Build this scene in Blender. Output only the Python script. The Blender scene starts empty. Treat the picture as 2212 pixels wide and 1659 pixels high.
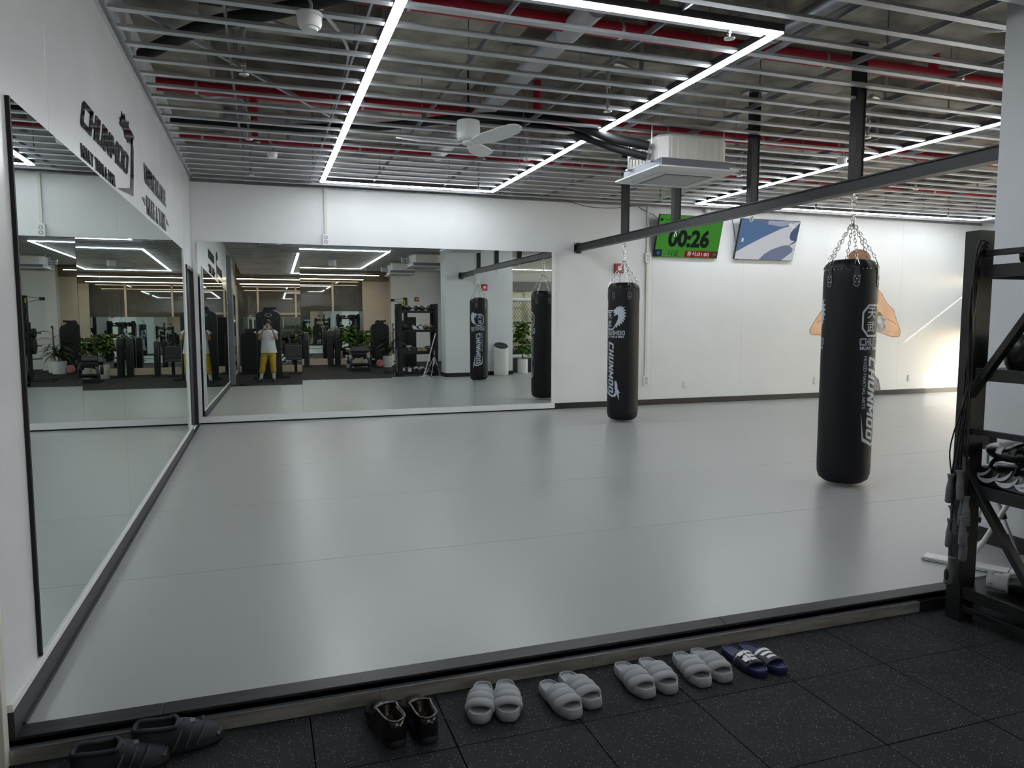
import bpy, bmesh, math, random
from mathutils import Vector, Matrix
random.seed(7)
PI = math.pi
sc = bpy.context.scene
COL = sc.collection

# ------------------------------------------------------------------ camera
cam_d = bpy.data.cameras.new('camera'); cam = bpy.data.objects.new('camera', cam_d); COL.objects.link(cam)
CX, CZ = 0.82, 1.36
cam.location = (CX, 0.0, CZ)
cam.rotation_euler = (PI/2 - 0.0892, 0.0, -0.3299)
cam_d.sensor_width = 36.0; cam_d.lens = 36.0*1570.1/2212.0; cam_d.clip_start = 0.02; cam_d.clip_end = 200
sc.camera = cam

# ------------------------------------------------------------------ view, sky, sun
vs = sc.view_settings
vs.view_transform = 'Standard'; vs.look = 'None'; vs.gamma = 1.0; vs.use_curve_mapping = False
vs.exposure = 0.32
sc.cycles.max_bounces = 14; sc.cycles.diffuse_bounces = 4; sc.cycles.glossy_bounces = 8
sc.cycles.transparent_max_bounces = 12; sc.cycles.transmission_bounces = 6
sc.cycles.sample_clamp_indirect = 6.0; sc.cycles.blur_glossy = 1.0
sc.cycles.use_denoising = True

SUN_K = 0.8                                    # sun direction is (-1, SUN_K, -0.615)
w = bpy.data.worlds.new('sky'); sc.world = w; w.use_nodes = True
nt = w.node_tree; nt.nodes.clear()
wo = nt.nodes.new('ShaderNodeOutputWorld'); wb = nt.nodes.new('ShaderNodeBackground')
sk = nt.nodes.new('ShaderNodeTexSky'); sk.sky_type = 'NISHITA'; sk.sun_disc = False
sk.sun_elevation = math.atan2(0.615, math.hypot(1, SUN_K)); sk.sun_rotation = math.atan2(1.0, -SUN_K)
wb.inputs['Strength'].default_value = 0.8
nt.links.new(sk.outputs[0], wb.inputs[0]); nt.links.new(wb.outputs[0], wo.inputs[0])
sd = bpy.data.lights.new('sun', 'SUN'); sd.energy = 6.5; sd.color = (1.0, 0.90, 0.76); sd.angle = math.radians(0.6)
sun = bpy.data.objects.new('sun', sd); COL.objects.link(sun)
sun.rotation_euler = Vector((-1, SUN_K, -0.615)).to_track_quat('-Z', 'Y').to_euler()
sun.location = (20, 0, 12)

LED_E = 30.0
LEDW_E = 12.0

# ------------------------------------------------------------------ mesh helpers
class MB:
    def __init__(s): s.v = []; s.f = []; s.m = []
    def add(s, vs, fs, mi=0):
        b = len(s.v); s.v += [tuple(v) for v in vs]; s.f += [tuple(i+b for i in f) for f in fs]; s.m += [mi]*len(fs); return s
    def box(s, x0, x1, y0, y1, z0, z1, mi=0):
        return s.add([(x0,y0,z0),(x1,y0,z0),(x1,y1,z0),(x0,y1,z0),(x0,y0,z1),(x1,y0,z1),(x1,y1,z1),(x0,y1,z1)],
              [(0,3,2,1),(4,5,6,7),(0,1,5,4),(1,2,6,5),(2,3,7,6),(3,0,4,7)], mi)
    def cbox(s, c, d, mi=0):
        return s.box(c[0]-d[0]/2,c[0]+d[0]/2,c[1]-d[1]/2,c[1]+d[1]/2,c[2]-d[2]/2,c[2]+d[2]/2,mi)
    def bar(s, a, b, w, h, up=(0,0,1), mi=0):
        a = Vector(a); b = Vector(b); d = (b-a).normalized(); u = Vector(up)
        if abs(d.dot(u)) > .98: u = Vector((1,0,0))
        r = d.cross(u).normalized(); u = r.cross(d)
        q = [(-w/2,-h/2),(w/2,-h/2),(w/2,h/2),(-w/2,h/2)]
        vs = [a+r*x+u*y for x,y in q]+[b+r*x+u*y for x,y in q]
        return s.add(vs,[(3,2,1,0),(4,5,6,7),(0,1,5,4),(1,2,6,5),(2,3,7,6),(3,0,4,7)],mi)
    def rings(s, R, caps=True, close=False, mi=0):
        n = len(R[0]); vs = [p for r in R for p in r]; fs = []
        for i in range(len(R)-(0 if close else 1)):
            j = (i+1) % len(R)
            for k in range(n):
                l = (k+1) % n; fs.append((i*n+k, i*n+l, j*n+l, j*n+k))
        if caps and not close:
            fs.append(tuple(reversed(range(n)))); fs.append(tuple(range((len(R)-1)*n, len(R)*n)))
        return s.add(vs, fs, mi)
    def tube(s, pts, r, n=8, caps=True, close=False, sx=1.0, mi=0, up=None):
        P = [Vector(p) for p in pts]; R = []; N = len(P)
        rr = r if isinstance(r,(list,tuple)) else [r]*N
        prev = None
        for i in range(N):
            if close: d = P[(i+1)%N]-P[i-1]
            elif i == 0: d = P[1]-P[0]
            elif i == N-1: d = P[-1]-P[-2]
            else: d = P[i+1]-P[i-1]
            d = d.normalized() if d.length > 1e-9 else Vector((0,0,1))
            if up is not None: u = Vector(up)
            elif prev is None: u = Vector((0,0,1)) if abs(d.z) < .9 else Vector((1,0,0))
            else: u = prev
            u = (u-d*u.dot(d)); u = u.normalized() if u.length > 1e-6 else d.orthogonal().normalized()
            prev = u; v = d.cross(u)
            R.append([P[i]+(u*math.cos(2*PI*k/n)+v*math.sin(2*PI*k/n)*sx)*rr[i] for k in range(n)])
        return s.rings(R, caps, close, mi)
    def cyl(s, a, b, r0, r1=None, n=14, mi=0):
        return s.tube([a,b],[r0, r0 if r1 is None else r1], n, mi=mi)
    def lathe(s, prof, n=24, c=(0,0,0), mi=0, caps=True):
        R = [[(c[0]+r*math.cos(2*PI*k/n), c[1]+r*math.sin(2*PI*k/n), c[2]+z) for k in range(n)] for r,z in prof]
        return s.rings(R, caps, mi=mi)
    def prism(s, poly, fn, d0, d1, mi=0):
        n = len(poly)
        vs = [fn(x,y,d0) for x,y in poly]+[fn(x,y,d1) for x,y in poly]
        fs = [tuple(reversed(range(n))), tuple(range(n,2*n))]+[(i,(i+1)%n,n+(i+1)%n,n+i) for i in range(n)]
        return s.add(vs, fs, mi)
    def ell(s, c, r, n=14, m=8, rot=None, mi=0):
        R = []
        for i in range(1,m):
            t = PI*i/m
            R.append([Vector((r[0]*math.sin(t)*math.cos(2*PI*k/n), r[1]*math.sin(t)*math.sin(2*PI*k/n), -r[2]*math.cos(t))) for k in range(n)])
        c = Vector(c)
        R = [[(rot @ p if rot else p)+c for p in q] for q in R]
        return s.rings(R, True, mi=mi)
    def xf(s, M):
        s.v = [tuple(M @ Vector(p)) for p in s.v]; return s
    def mesh(s, name, mats, smooth=None):
        me = bpy.data.meshes.new(name); me.from_pydata(s.v, [], s.f)
        for m in (mats if isinstance(mats,(list,tuple)) else [mats]): me.materials.append(m)
        if any(s.m): me.polygons.foreach_set('material_index', s.m)
        bm = bmesh.new(); bm.from_mesh(me); bmesh.ops.recalc_face_normals(bm, faces=bm.faces); bm.to_mesh(me); bm.free()
        if smooth is not None:
            me.polygons.foreach_set('use_smooth', [True]*len(me.polygons)); me.set_sharp_from_angle(angle=math.radians(smooth))
        me.update(); return me
    def build(s, name, mats, parent=None, smooth=None, bevel=0):
        o = bpy.data.objects.new(name, s.mesh(name, mats, smooth)); COL.objects.link(o)
        if parent: o.parent = parent
        if bevel:
            b = o.modifiers.new('bevel','BEVEL'); b.width = bevel; b.segments = 2; b.limit_method = 'ANGLE'; b.angle_limit = math.radians(40)
        return o

def tag(o, label=None, cat=None, group=None, kind=None):
    if label: o['label'] = label
    if cat: o['category'] = cat
    if group: o['group'] = group
    if kind: o['kind'] = kind
    return o
def thing(name, label, cat, loc=(0,0,0), rz=0.0, group=None, kind=None):
    o = bpy.data.objects.new(name, None); COL.objects.link(o); o.empty_display_size = .1
    o.location = loc; o.rotation_euler = (0,0,rz); return tag(o, label, cat, group, kind)
def inst(name, me, parent=None, loc=(0,0,0), rot=(0,0,0), scl=(1,1,1)):
    o = bpy.data.objects.new(name, me); COL.objects.link(o)
    if parent: o.parent = parent
    o.location = loc; o.rotation_euler = rot; o.scale = scl; return o
def copy_tree(o, parent=None):
    c = o.copy(); COL.objects.link(c)
    if parent: c.parent = parent
    for ch in list(o.children): copy_tree(ch, c)
    return c
def struct(o): o['kind'] = 'structure'; return o

# ------------------------------------------------------------------ materials
def mat(name, col, rough=.5, metal=0.0, spec=.5, var=0.0, vscale=8.0, bump=0.0, bscale=60.0, coat=0.0, emit=0.0, aniso=None, sheen=0.0, col2=None, rvar=0.0):
    m = bpy.data.materials.new(name); m.use_nodes = True; n = m.node_tree; b = n.nodes['Principled BSDF']; L = n.links.new
    c4 = (*col, 1)
    b.inputs['Base Color'].default_value = c4; b.inputs['Roughness'].default_value = rough; b.inputs['Metallic'].default_value = metal
    b.inputs['Specular IOR Level'].default_value = spec; b.inputs['Coat Weight'].default_value = coat; b.inputs['Sheen Weight'].default_value = sheen
    if emit: b.inputs['Emission Color'].default_value = c4; b.inputs['Emission Strength'].default_value = emit
    if var or bump or col2 or rvar:
        tc = n.nodes.new('ShaderNodeNewGeometry')
        mp = n.nodes.new('ShaderNodeMapping'); L(tc.outputs['Position'], mp.inputs['Vector'])
        if aniso: mp.inputs['Scale'].default_value = aniso
        if var or col2 or rvar:
            ns = n.nodes.new('ShaderNodeTexNoise'); ns.inputs['Scale'].default_value = vscale; ns.inputs['Detail'].default_value = 5.0; L(mp.outputs[0], ns.inputs['Vector'])
        if var or col2:
            rp = n.nodes.new('ShaderNodeValToRGB'); L(ns.outputs['Fac'], rp.inputs[0])
            k0 = col2 if col2 else tuple(max(0,c*(1-var)) for c in col); k1 = col if col2 else tuple(min(1,c*(1+var)) for c in col)
            rp.color_ramp.elements[0].position = .35; rp.color_ramp.elements[1].position = .65
            rp.color_ramp.elements[0].color = (*k0,1); rp.color_ramp.elements[1].color = (*k1,1); L(rp.outputs[0], b.inputs['Base Color'])
        if rvar:
            mr = n.nodes.new('ShaderNodeMapRange'); mr.inputs['To Min'].default_value = rough-rvar; mr.inputs['To Max'].default_value = rough+rvar
            L(ns.outputs['Fac'], mr.inputs['Value']); L(mr.outputs[0], b.inputs['Roughness'])
        if bump:
            n2 = n.nodes.new('ShaderNodeTexNoise'); n2.inputs['Scale'].default_value = bscale; n2.inputs['Detail'].default_value = 3.0; L(mp.outputs[0], n2.inputs['Vector'])
            bp = n.nodes.new('ShaderNodeBump'); bp.inputs['Strength'].default_value = bump; bp.inputs['Distance'].default_value = .01; L(n2.outputs['Fac'], bp.inputs['Height']); L(bp.outputs[0], b.inputs['Normal'])
    return m
def emis(name, col, s):
    m = bpy.data.materials.new(name); m.use_nodes = True; n = m.node_tree; n.nodes.clear()
    o = n.nodes.new('ShaderNodeOutputMaterial'); e = n.nodes.new('ShaderNodeEmission'); e.inputs[0].default_value = (*col,1); e.inputs[1].default_value = s
    n.links.new(e.outputs[0], o.inputs[0]); return m
def mirror_mat(name, tint, rough=0.0):
    m = bpy.data.materials.new(name); m.use_nodes = True; n = m.node_tree; n.nodes.clear()
    o = n.nodes.new('ShaderNodeOutputMaterial'); g = n.nodes.new('ShaderNodeBsdfGlossy'); g.inputs['Color'].default_value = (*tint,1); g.inputs['Roughness'].default_value = rough
    n.links.new(g.outputs[0], o.inputs[0]); return m
def glass_mat(name, tint=(.96,.98,.97), ior=1.5, dark=None):
    m = bpy.data.materials.new(name); m.use_nodes = True; n = m.node_tree; n.nodes.clear()
    o = n.nodes.new('ShaderNodeOutputMaterial'); g = n.nodes.new('ShaderNodeBsdfGlossy'); g.inputs['Roughness'].default_value = 0.0
    t = n.nodes.new('ShaderNodeBsdfTransparent'); t.inputs[0].default_value = (*tint,1)
    lw = n.nodes.new('ShaderNodeLayerWeight'); lw.inputs[0].default_value = .5; pw = n.nodes.new('ShaderNodeMath'); pw.operation = 'POWER'; pw.inputs[1].default_value = 5.0
    f = n.nodes.new('ShaderNodeMath'); f.operation = 'MULTIPLY_ADD'; f.inputs[1].default_value = .9; f.inputs[2].default_value = .04; x = n.nodes.new('ShaderNodeMixShader')
    n.links.new(lw.outputs['Facing'], pw.inputs[0]); n.links.new(pw.outputs[0], f.inputs[0])
    n.links.new(f.outputs[0], x.inputs[0]); n.links.new(t.outputs[0], x.inputs[1]); n.links.new(g.outputs[0], x.inputs[2]); n.links.new(x.outputs[0], o.inputs[0]); return m
def blind_mat(name, col):
    m = bpy.data.materials.new(name); m.use_nodes = True; n = m.node_tree; n.nodes.clear()
    o = n.nodes.new('ShaderNodeOutputMaterial'); a = n.nodes.new('ShaderNodeBsdfDiffuse'); b = n.nodes.new('ShaderNodeBsdfTranslucent'); x = n.nodes.new('ShaderNodeMixShader')
    a.inputs[0].default_value = (*col,1); b.inputs[0].default_value = (*col,1); x.inputs[0].default_value = .92
    n.links.new(a.outputs[0], x.inputs[1]); n.links.new(b.outputs[0], x.inputs[2]); n.links.new(x.outputs[0], o.inputs[0]); return m
def rubber_mat():
    m = mat('speckled_rubber', (.011,.012,.015), .78, var=.35, vscale=5, bump=.35, bscale=420, spec=.3)
    n = m.node_tree; L = n.links.new; b = n.nodes['Principled BSDF']
    ge = n.nodes.new('ShaderNodeNewGeometry'); vo = n.nodes.new('ShaderNodeTexVoronoi'); vo.inputs['Scale'].default_value = 150; L(ge.outputs['Position'], vo.inputs['Vector'])
    # chips of white granulate: a few cells carry one small chip each
    sp = n.nodes.new('ShaderNodeSeparateColor'); L(vo.outputs['Color'], sp.inputs[0])
    r = n.nodes.new('ShaderNodeMath'); r.operation = 'MULTIPLY'; L(sp.outputs[0], r.inputs[0]); r.inputs[1].default_value = .24
    lt = n.nodes.new('ShaderNodeMath'); lt.operation = 'LESS_THAN'; L(vo.outputs['Distance'], lt.inputs[0]); L(r.outputs[0], lt.inputs[1])
    gt = n.nodes.new('ShaderNodeMath'); gt.operation = 'GREATER_THAN'; L(sp.outputs[1], gt.inputs[0]); gt.inputs[1].default_value = .25
    mu = n.nodes.new('ShaderNodeMath'); mu.operation = 'MULTIPLY'; L(lt.outputs[0], mu.inputs[0]); L(gt.outputs[0], mu.inputs[1])
    mx = n.nodes.new('ShaderNodeMix'); mx.data_type = 'RGBA'; L(mu.outputs[0], mx.inputs['Factor'])
    src = b.inputs['Base Color'].links[0].from_socket; L(src, mx.inputs['A']); mx.inputs['B'].default_value = (.42,.41,.38,1); L(mx.outputs['Result'], b.inputs['Base Color'])
    return m

M = {}
M['wall'] = mat('white_paint', (.72,.73,.74), .55, var=.02, vscale=2, bump=.04, bscale=180)
M['panel'] = mat('white_gloss_panel', (.66,.67,.69), .22, var=.02, vscale=2, spec=.5)
M['pillar'] = mat('shaded_pillar_white', (.60,.61,.63), .6, var=.02, vscale=2, bump=.05, bscale=160)  # white paint greyed so the colour carries the shade on the pillar face
M['frame'] = mat('white_laminate', (.72,.73,.74), .4)
M['beige'] = mat('beige_laminate', (.62,.52,.41), .5, var=.03, vscale=3)
M['matvinyl'] = mat('grey_vinyl_mat', (.31,.317,.316), .30, var=.012, vscale=1.2, bump=.012, bscale=14, spec=.55)
M['rubber'] = rubber_mat()
M['rubber_base'] = mat('black_underlay', (.004,.004,.005), .9)
M['edge'] = mat('black_stained_wood', (.010,.011,.014), .42, var=.4, vscale=14, aniso=(.15,4,4), bump=.12, bscale=30)
M['base_dark'] = mat('dark_grey_skirting', (.024,.024,.028), .45)
M['base_black'] = mat('black_skirting', (.008,.008,.010), .38, var=.3, vscale=6)
M['steel'] = mat('brushed_steel', (.44,.42,.385), .34, .55, var=.25, vscale=5, aniso=(1,6,6), rvar=.1)
M['galv'] = mat('galvanised_steel', (.62,.64,.67), .34, .9, var=.10, vscale=10, aniso=(.3,3,3), rvar=.08)
M['galv_dark'] = mat('dull_galvanised', (.30,.31,.33), .42, .85, var=.12, vscale=10)
M['concrete'] = mat('raw_concrete', (.32,.29,.25), .9, col2=(.11,.10,.088), vscale=2.2, bump=.4, bscale=12)
M['concrete_w'] = mat('pale_concrete', (.46,.42,.36), .9, col2=(.18,.165,.14), vscale=2.6, bump=.4, bscale=12)
M['red'] = mat('red_pipe_wrap', (.40,.010,.030), .5, bump=.2, bscale=40)
M['pvc'] = mat('grey_pvc', (.46,.47,.49), .35)
M['foil'] = mat('silver_foil_hose', (.55,.56,.58), .35, .7, bump=.5, bscale=50)
M['blackhose'] = mat('black_foam_hose', (.006,.006,.008), .7, bump=.2, bscale=40)
M['whiteplastic'] = mat('white_plastic', (.70,.71,.71), .4)
M['cream'] = mat('cream_conduit', (.63,.62,.56), .45)
M['led'] = emis('cool_led_diffuser', (.90,.96,1.0), LED_E)
M['led_dim'] = emis('cool_led_diffuser_dimmed', (.90,.96,1.0), LED_E*.55)
M['ledwarm'] = emis('warm_led_diffuser', (1.0,.80,.56), LEDW_E)
M['alu'] = mat('dark_aluminium', (.10,.10,.11), .4, .8)
M['blacksteel'] = mat('black_painted_steel', (.010,.011,.013), .42, .1, var=.25, vscale=6, rvar=.06)
M['rack'] = mat('black_rack_steel', (.006,.006,.007), .45, .0)
M['chrome'] = mat('chrome', (.72,.72,.72), .18, 1.0)
M['mirror'] = mirror_mat('silver_mirror', (.80,.85,.83))
M['mirror_edge'] = mat('mirror_edge', (.01,.014,.015), .3)
M['tint'] = mat('tinted_glass', (.085,.076,.066), .02, spec=1.0)
M['glass'] = glass_mat('window_glass')
M['blind'] = blind_mat('white_diffuser_blind', (.92,.89,.82))
M['leather'] = mat('black_leather', (.006,.006,.008), .5, bump=.08, bscale=110, spec=.28)
M['leather2'] = mat('black_leather_gloss', (.010,.010,.012), .28, bump=.15, bscale=90)
M['print'] = mat('silver_print', (.46,.50,.58), .5)
M['print_dark'] = mat('charcoal_print', (.02,.02,.024), .5)
M['stitch'] = mat('grey_stitching', (.34,.34,.35), .6)
M['acrylic'] = mat('black_acrylic', (.006,.006,.007), .07, spec=.6)
M['dark'] = mat('near_black', (.006,.006,.007), .6)
M['red_sign'] = mat('red_alarm', (.42,.012,.02), .4)
# ================================================================== SETTING
D = 10.155; H = 3.09; LF = -0.085; YE = 2.735; XR = 13.5; YB = -5.5

# ---- raised mat floor
o = struct(MB().box(-.02, XR, 2.668, D, -.15, -.014).build('floor_mat', M['dark'])); FLOOR = o
seams = [YE, 4.15, 5.58, 7.04, 8.49, 9.94, D-.002]
for a, b in zip(seams, seams[1:]):
    for x0, x1 in ((.028, XR-.01),):
        MB().box(x0+.0012, x1-.0012, a+.0012, b-.0012, -.014, 0).build('mat_roll', M['matvinyl'], FLOOR, bevel=.0018)
# black timber nosing and steel riser at the edge of the platform
T = struct(thing('trim_1', None, None))
xs = [-.02, .452, 2.75, 5.1, 7.5, 9.9, XR]
for a, b in zip(xs, xs[1:]):
    MB().add([(a+.0008,2.668,-.034),(b-.0008,2.668,-.034),(b-.0008,2.668,-.004),(a+.0008,2.668,-.004),(a+.0008,2.734,-.034),(b-.0008,2.734,-.034),(b-.0008,2.734,.006),(a+.0008,2.734,.006)],
         [(0,1,2,3),(7,6,5,4),(3,2,6,7),(0,4,5,1),(0,3,7,4),(1,5,6,2)]).build('edge_board', M['edge'], T, bevel=.002)
T2 = struct(thing('trim_2', None, None))
xs = [-.02, .33, 1.2, 2.08, 2.96, 3.86]
for a, b in zip(xs, xs[1:]):
    m = MB(); m.box(a+.0007, b-.0007, 2.645, 2.649, LF, -.036); m.build('steel_plate', M['steel'], T2); MB().box(a+.0007, b-.0007, 2.6435, 2.668, -.036, -.0345).build('highlight_lip', M['galv'], T2)  # lip gets a paler metal than the plate, painting in its highlight
MB().box(3.86, XR, 2.644, 2.668, LF, -.035).build('riser_board', M['edge'], T2)

# ---- rubber tile floor
RF = struct(MB().box(-.3, XR, -5.6, 2.668, -.2, -.100).build('floor_rubber', M['rubber_base']))
P = .4626; X0 = .943; Y0 = 2.279
def tile_mesh(w, d): return MB().box(-w/2, w/2, -d/2, d/2, -.015, 0).mesh('rubber_tile', M['rubber'])
tm = tile_mesh(P-.005, P-.005); rowh = 2.644-Y0; tm0 = tile_mesh(P-.005, rowh-.004)
far = MB(); cnt = 0
for j in range(-1, 17):
    for i in range(-3, 28):
        xc = X0+P*(i-.5); yc = Y0-P*(j+.5) if j >= 0 else (Y0+2.644)/2
        if xc > XR-.1: continue
        jz = random.uniform(-.0012, .0006)
        if j <= 11 and -.2 < xc < 7.4 and cnt < 298:
            inst('rubber_tile', tm0 if j < 0 else tm, RF, (xc, yc, LF+jz)); cnt += 1
        else:
            h = rowh-.004 if j < 0 else P-.005
            far.box(xc-P/2+.0025, xc+P/2-.0025, yc-h/2, yc+h/2, LF-.015, LF+jz)
tag(far.build('rubber_tile', M['rubber'], RF), kind='stuff')

# ---- left wall with gloss panels
WL = struct(MB().box(-.2, -.012, 2.60, 9.26, -.15, H+.9).box(-.2, -.012, 9.26, D, 2.0, H+.9).box(-.2,-.012, 10.12, D, -.15, 2.0).build('wall_left', M['wall']))
ys = [2.655]+[3.58+.9*k for k in range(0, 7)]+[9.26]
for a, b in zip(ys, ys[1:]):
    MB().box(-.012, 0, a+.0018, b-.0018, .0, H+.02).build('wall_panel', M['panel'], WL, bevel=.0015)
MB().box(-.012, 0, 9.2618, D-.002, 1.99, H+.02).build('wall_panel', M['panel'], WL)
MB().box(-.012, 0, 10.125, D-.002, .0, 1.99).build('wall_panel', M['panel'], WL)
struct(MB().box(0, .020, 2.66, 9.26, 0, .086).box(.02, .030, 2.736, D-.06, 0, .012).build('baseboard_left', M['base_dark']))
struct(MB().box(0, .018, 2.66, 9.26, .086, .114).build('trim_3', M['frame'], bevel=.002))
struct(MB().box(-.2, .004, 2.61, 2.655, LF, H+.5).build('trim_4', M['cream'], bevel=.003))
struct(MB().box(0, .022, 2.66, D, H+.0, H+.06).box(0,.05,2.66,D,H+.057,H+.062).build('trim_5', M['galv']))
# dark door in the left wall beside the far corner
DR = struct(MB().box(-.06, -.03, 9.31, 10.09, .01, 1.95).build('door_1', M['base_dark']))
MB().box(-.1, .012, 9.262, 9.305, .0, 1.99).box(-.1, .012, 10.09, 10.125, 0, 1.99).box(-.1, .012, 9.262, 10.125, 1.95, 1.992).build('door_frame', M['base_dark'], DR)
MB().box(-.03, .008, 9.38, 9.40, .95, 1.05).cyl((.005,9.40,1.0),(.005,9.50,1.0),.008).build('door_handle', M['chrome'], DR)
# left wall beside the rubber floor (behind the camera): dark doorway, grey post, mirror strip
struct(MB().box(-.3, -.15, YB-.2, 2.60, -.2, H+.9).build('wall_side', M['wall']))
MB2 = struct(MB().box(-.15, -.10, 1.05, 2.5, LF, 1.9).build('door_2', M['dark']))
MB().box(-.15, -.05, .98, 1.05, LF, 1.95).box(-.15, -.05, 2.5, 2.55, LF, 1.95).box(-.15, -.05, .98, 2.55, 1.9, 1.95).build('door_frame', M['galv_dark'], MB2)
struct(MB().box(-.15, .03, .30, .95, LF, H+.02).build('trim_6', mat('grey_post', (.20,.22,.24), .45)))

# ---- far wall
WF = struct(MB().box(-.2, XR+.2, D+.012, D+.25, -.15, H+.9).build('wall_far', M['wall']))
xs = [0, 4.965, 6.62, 8.3, 9.98, 11.66, 13.30, XR]
for a, b in zip(xs, xs[1:]):
    MB().box(a+.001, b-.001, D, D+.012, 0, H+.02).build('wall_panel', M['wall'], WF)
struct(MB().box(4.967, XR, D-.013, D, 0, .089).build('baseboard_far', M['base_black'], bevel=.002))
struct(MB().box(0, XR, D-.025, D, H-.005, H+.055).box(0,XR,D-.06,D,H+.052,H+.057).build('trim_7', M['galv_dark']))
# ---- right wall with windows
def wall_with_holes(name, x0, x1, y0, y1, z0, z1, holes, m):
    mb = MB(); ys = sorted({y0, y1}|{h[0] for h in holes}|{h[1] for h in holes})
    for a, b in zip(ys, ys[1:]):
        hs = sorted([h for h in holes if h[0] <= a+1e-6 and h[1] >= b-1e-6], key=lambda h: h[2]); z = z0
        for h in hs:
            if h[2] > z: mb.box(x0, x1, a, b, z, h[2])
            z = h[3]
        if z < z1: mb.box(x0, x1, a, b, z, z1)
    return struct(mb.build(name, m))
ye = D-1.27*SUN_K; ysl = D-1.84*SUN_K
holes = [(ysl-.03, D-.06, 0.02, 2.12), (4.3, 8.2, .25, 2.85), (-.2, 3.9, .25, 2.85), (-5.0, -.6, .25, 2.85)]
wall_with_holes('wall_right', XR, XR+.2, YB-.2, D+.25, -.2, H+.9, holes, M['wall'])
def window(n, h, cols, rows, glass=True):
    y0, y1, z0, z1 = h; mb = MB(); t = .05
    W = struct(thing('window_%d' % n, None, None))
    mb.box(XR+.06, XR+.12, y0, y0+t, z0, z1).box(XR+.06, XR+.12, y1-t, y1, z0, z1).box(XR+.06, XR+.12, y0+t, y1-t, z0, z0+t).box(XR+.06, XR+.12, y0+t, y1-t, z1-t, z1)
    for c in range(1, cols): yy = y0+(y1-y0)*c/cols; mb.box(XR+.065, XR+.115, yy-.025, yy+.025, z0+t, z1-t)
    for r in range(1, rows): zz = z0+(z1-z0)*r/rows; mb.box(XR+.066, XR+.114, y0+t, y1-t, zz-.02, zz+.02)
    mb.build('window_frame', M['alu'], W)
    for c in range(cols):
        for r in range(rows):
            a = y0+(y1-y0)*c/cols; b = y0+(y1-y0)*(c+1)/cols; e = z0+(z1-z0)*r/rows; f = z0+(z1-z0)*(r+1)/rows
            MB().box(XR+.088, XR+.092, a+.03, b-.03, e+.03, f-.03).build('pane', M['glass'], W)
    return W
# the corner window: a film panel leaves a thin gap at the top and side, the foot of the window is clear
W1 = struct(thing('window_1', None, None))
y0, y1 = ysl-.03, D-.06
MB().box(XR+.08, XR+.10, y0+.05, y1, 1.153, 2.03).box(XR+.08, XR+.10, y0+.05, ye, .02, 1.153).build('window_film', M['frame'], W1)
MB().box(XR+.05, XR+.11, y1-.03, y1, .02, 2.12).box(XR+.05, XR+.11, y0-.03, y0, .02, 2.12).build('window_frame', M['frame'], W1)
MB().box(XR+.118, XR+.122, y0, y1, .02, 2.12).build('pane', M['glass'], W1)
for k, h in enumerate(holes[1:]):
    W = window(k+2, h, 3, 2)
    MB().box(XR+.02, XR+.023, h[0]+.02, h[1]-.02, h[2]+.03, h[3]-.02).build('diffuser_blind', M['blind'], W)  # unseen blind, added to stop direct sun and glow as soft daylight

# ---- pillar
PX0, PX1, PY0, PY1 = 4.95, 6.66, 2.742, 3.22
PL = struct(MB().box(PX0, PX1, PY0, PY1, -.01, H+.7).build('wall_pillar', M['pillar'], bevel=.004))
struct(MB().box(PX0-.008, PX1+.008, PY0-.002, PY1+.008, .0, .095).build('baseboard_pillar', M['base_black']))

# ---- back of the gym
WB = struct(MB().box(-.3, XR+.2, YB-.3, YB-.05, -.2, H+.9).build('wall_back', M['wall']))
XA, XB = -.1, 4.12
MB().box(XA, XB, YB-.05, YB+.06, LF, .13).build('plinth', M['beige'], WB)
MB().box(XB, 5.02, YB-.05, YB-.01, LF, H).build('beige_panel', M['beige'], WB)
MB().box(5.02, 5.32, YB-.05, YB+.35, LF, H).build('pier', M['wall'], WB)
MB().box(-.15, 5.02, YB-.05, YB+.02, 2.78, H+.5).build('bulkhead', mat('brown_bulkhead', (.20,.15,.11), .6), WB)
for k, xm in enumerate((.53, 1.74, 3.08, 4.12)):
    MB().box(xm-.03, xm+.03, YB-.05, YB+.03, 1.75, 2.78).build('mullion', M['beige'], WB)
xs = [-.1, .5, 1.71, 3.05, 4.09]
for a, b in zip(xs, xs[1:]):
    MB().box(a+(.06 if a > 0 else 0), b, YB-.03, YB-.02, 1.752, 2.778).build('tinted_pane', M['tint'], WB)
    MB().box(a+.002, b-.002, YB-.02, YB-.014, .132, 1.748).build('mirror_panel', M['mirror'], WB)
struct(MB().box(-.148, -.142, -4.9, .25, .05, 2.4).build('trim_8', mirror_mat('grey_mirror', (.55,.57,.56))))
# white wall and beige return to the right of the machines, glazed front behind the cage
struct(MB().box(5.32, 7.2, YB+.0, YB+.12, LF, H+.7).build('wall_alarm', M['wall']))
struct(MB().box(7.05, 7.35, YB+.0, YB+.6, LF, H+.7).build('wall_return', M['wall']))

# ---- raw concrete ceiling with downstand beams
CE = struct(MB().box(-.3, XR+.3, YB-.4, D+.4, 3.95, 4.1).build('ceiling', M['concrete']))
for y0, y1 in ((3.3, 3.75), (5.9, 6.3), (8.0, 8.45), (.4, .9), (-2.4, -1.9)):
    MB().box(-.3, XR+.3, y0, y1, 3.62, 3.95).build('concrete_beam', M['concrete_w'], CE)
for x0, x1 in ((-.2, .45), (1.75, 2.75), (4.75, 6.1), (8.6, 9.6), (11.6, 12.4)):
    MB().box(x0, x1, YB-.4, D+.3, 3.52, 3.95).build('concrete_girder', M['concrete_w'], CE)
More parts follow.
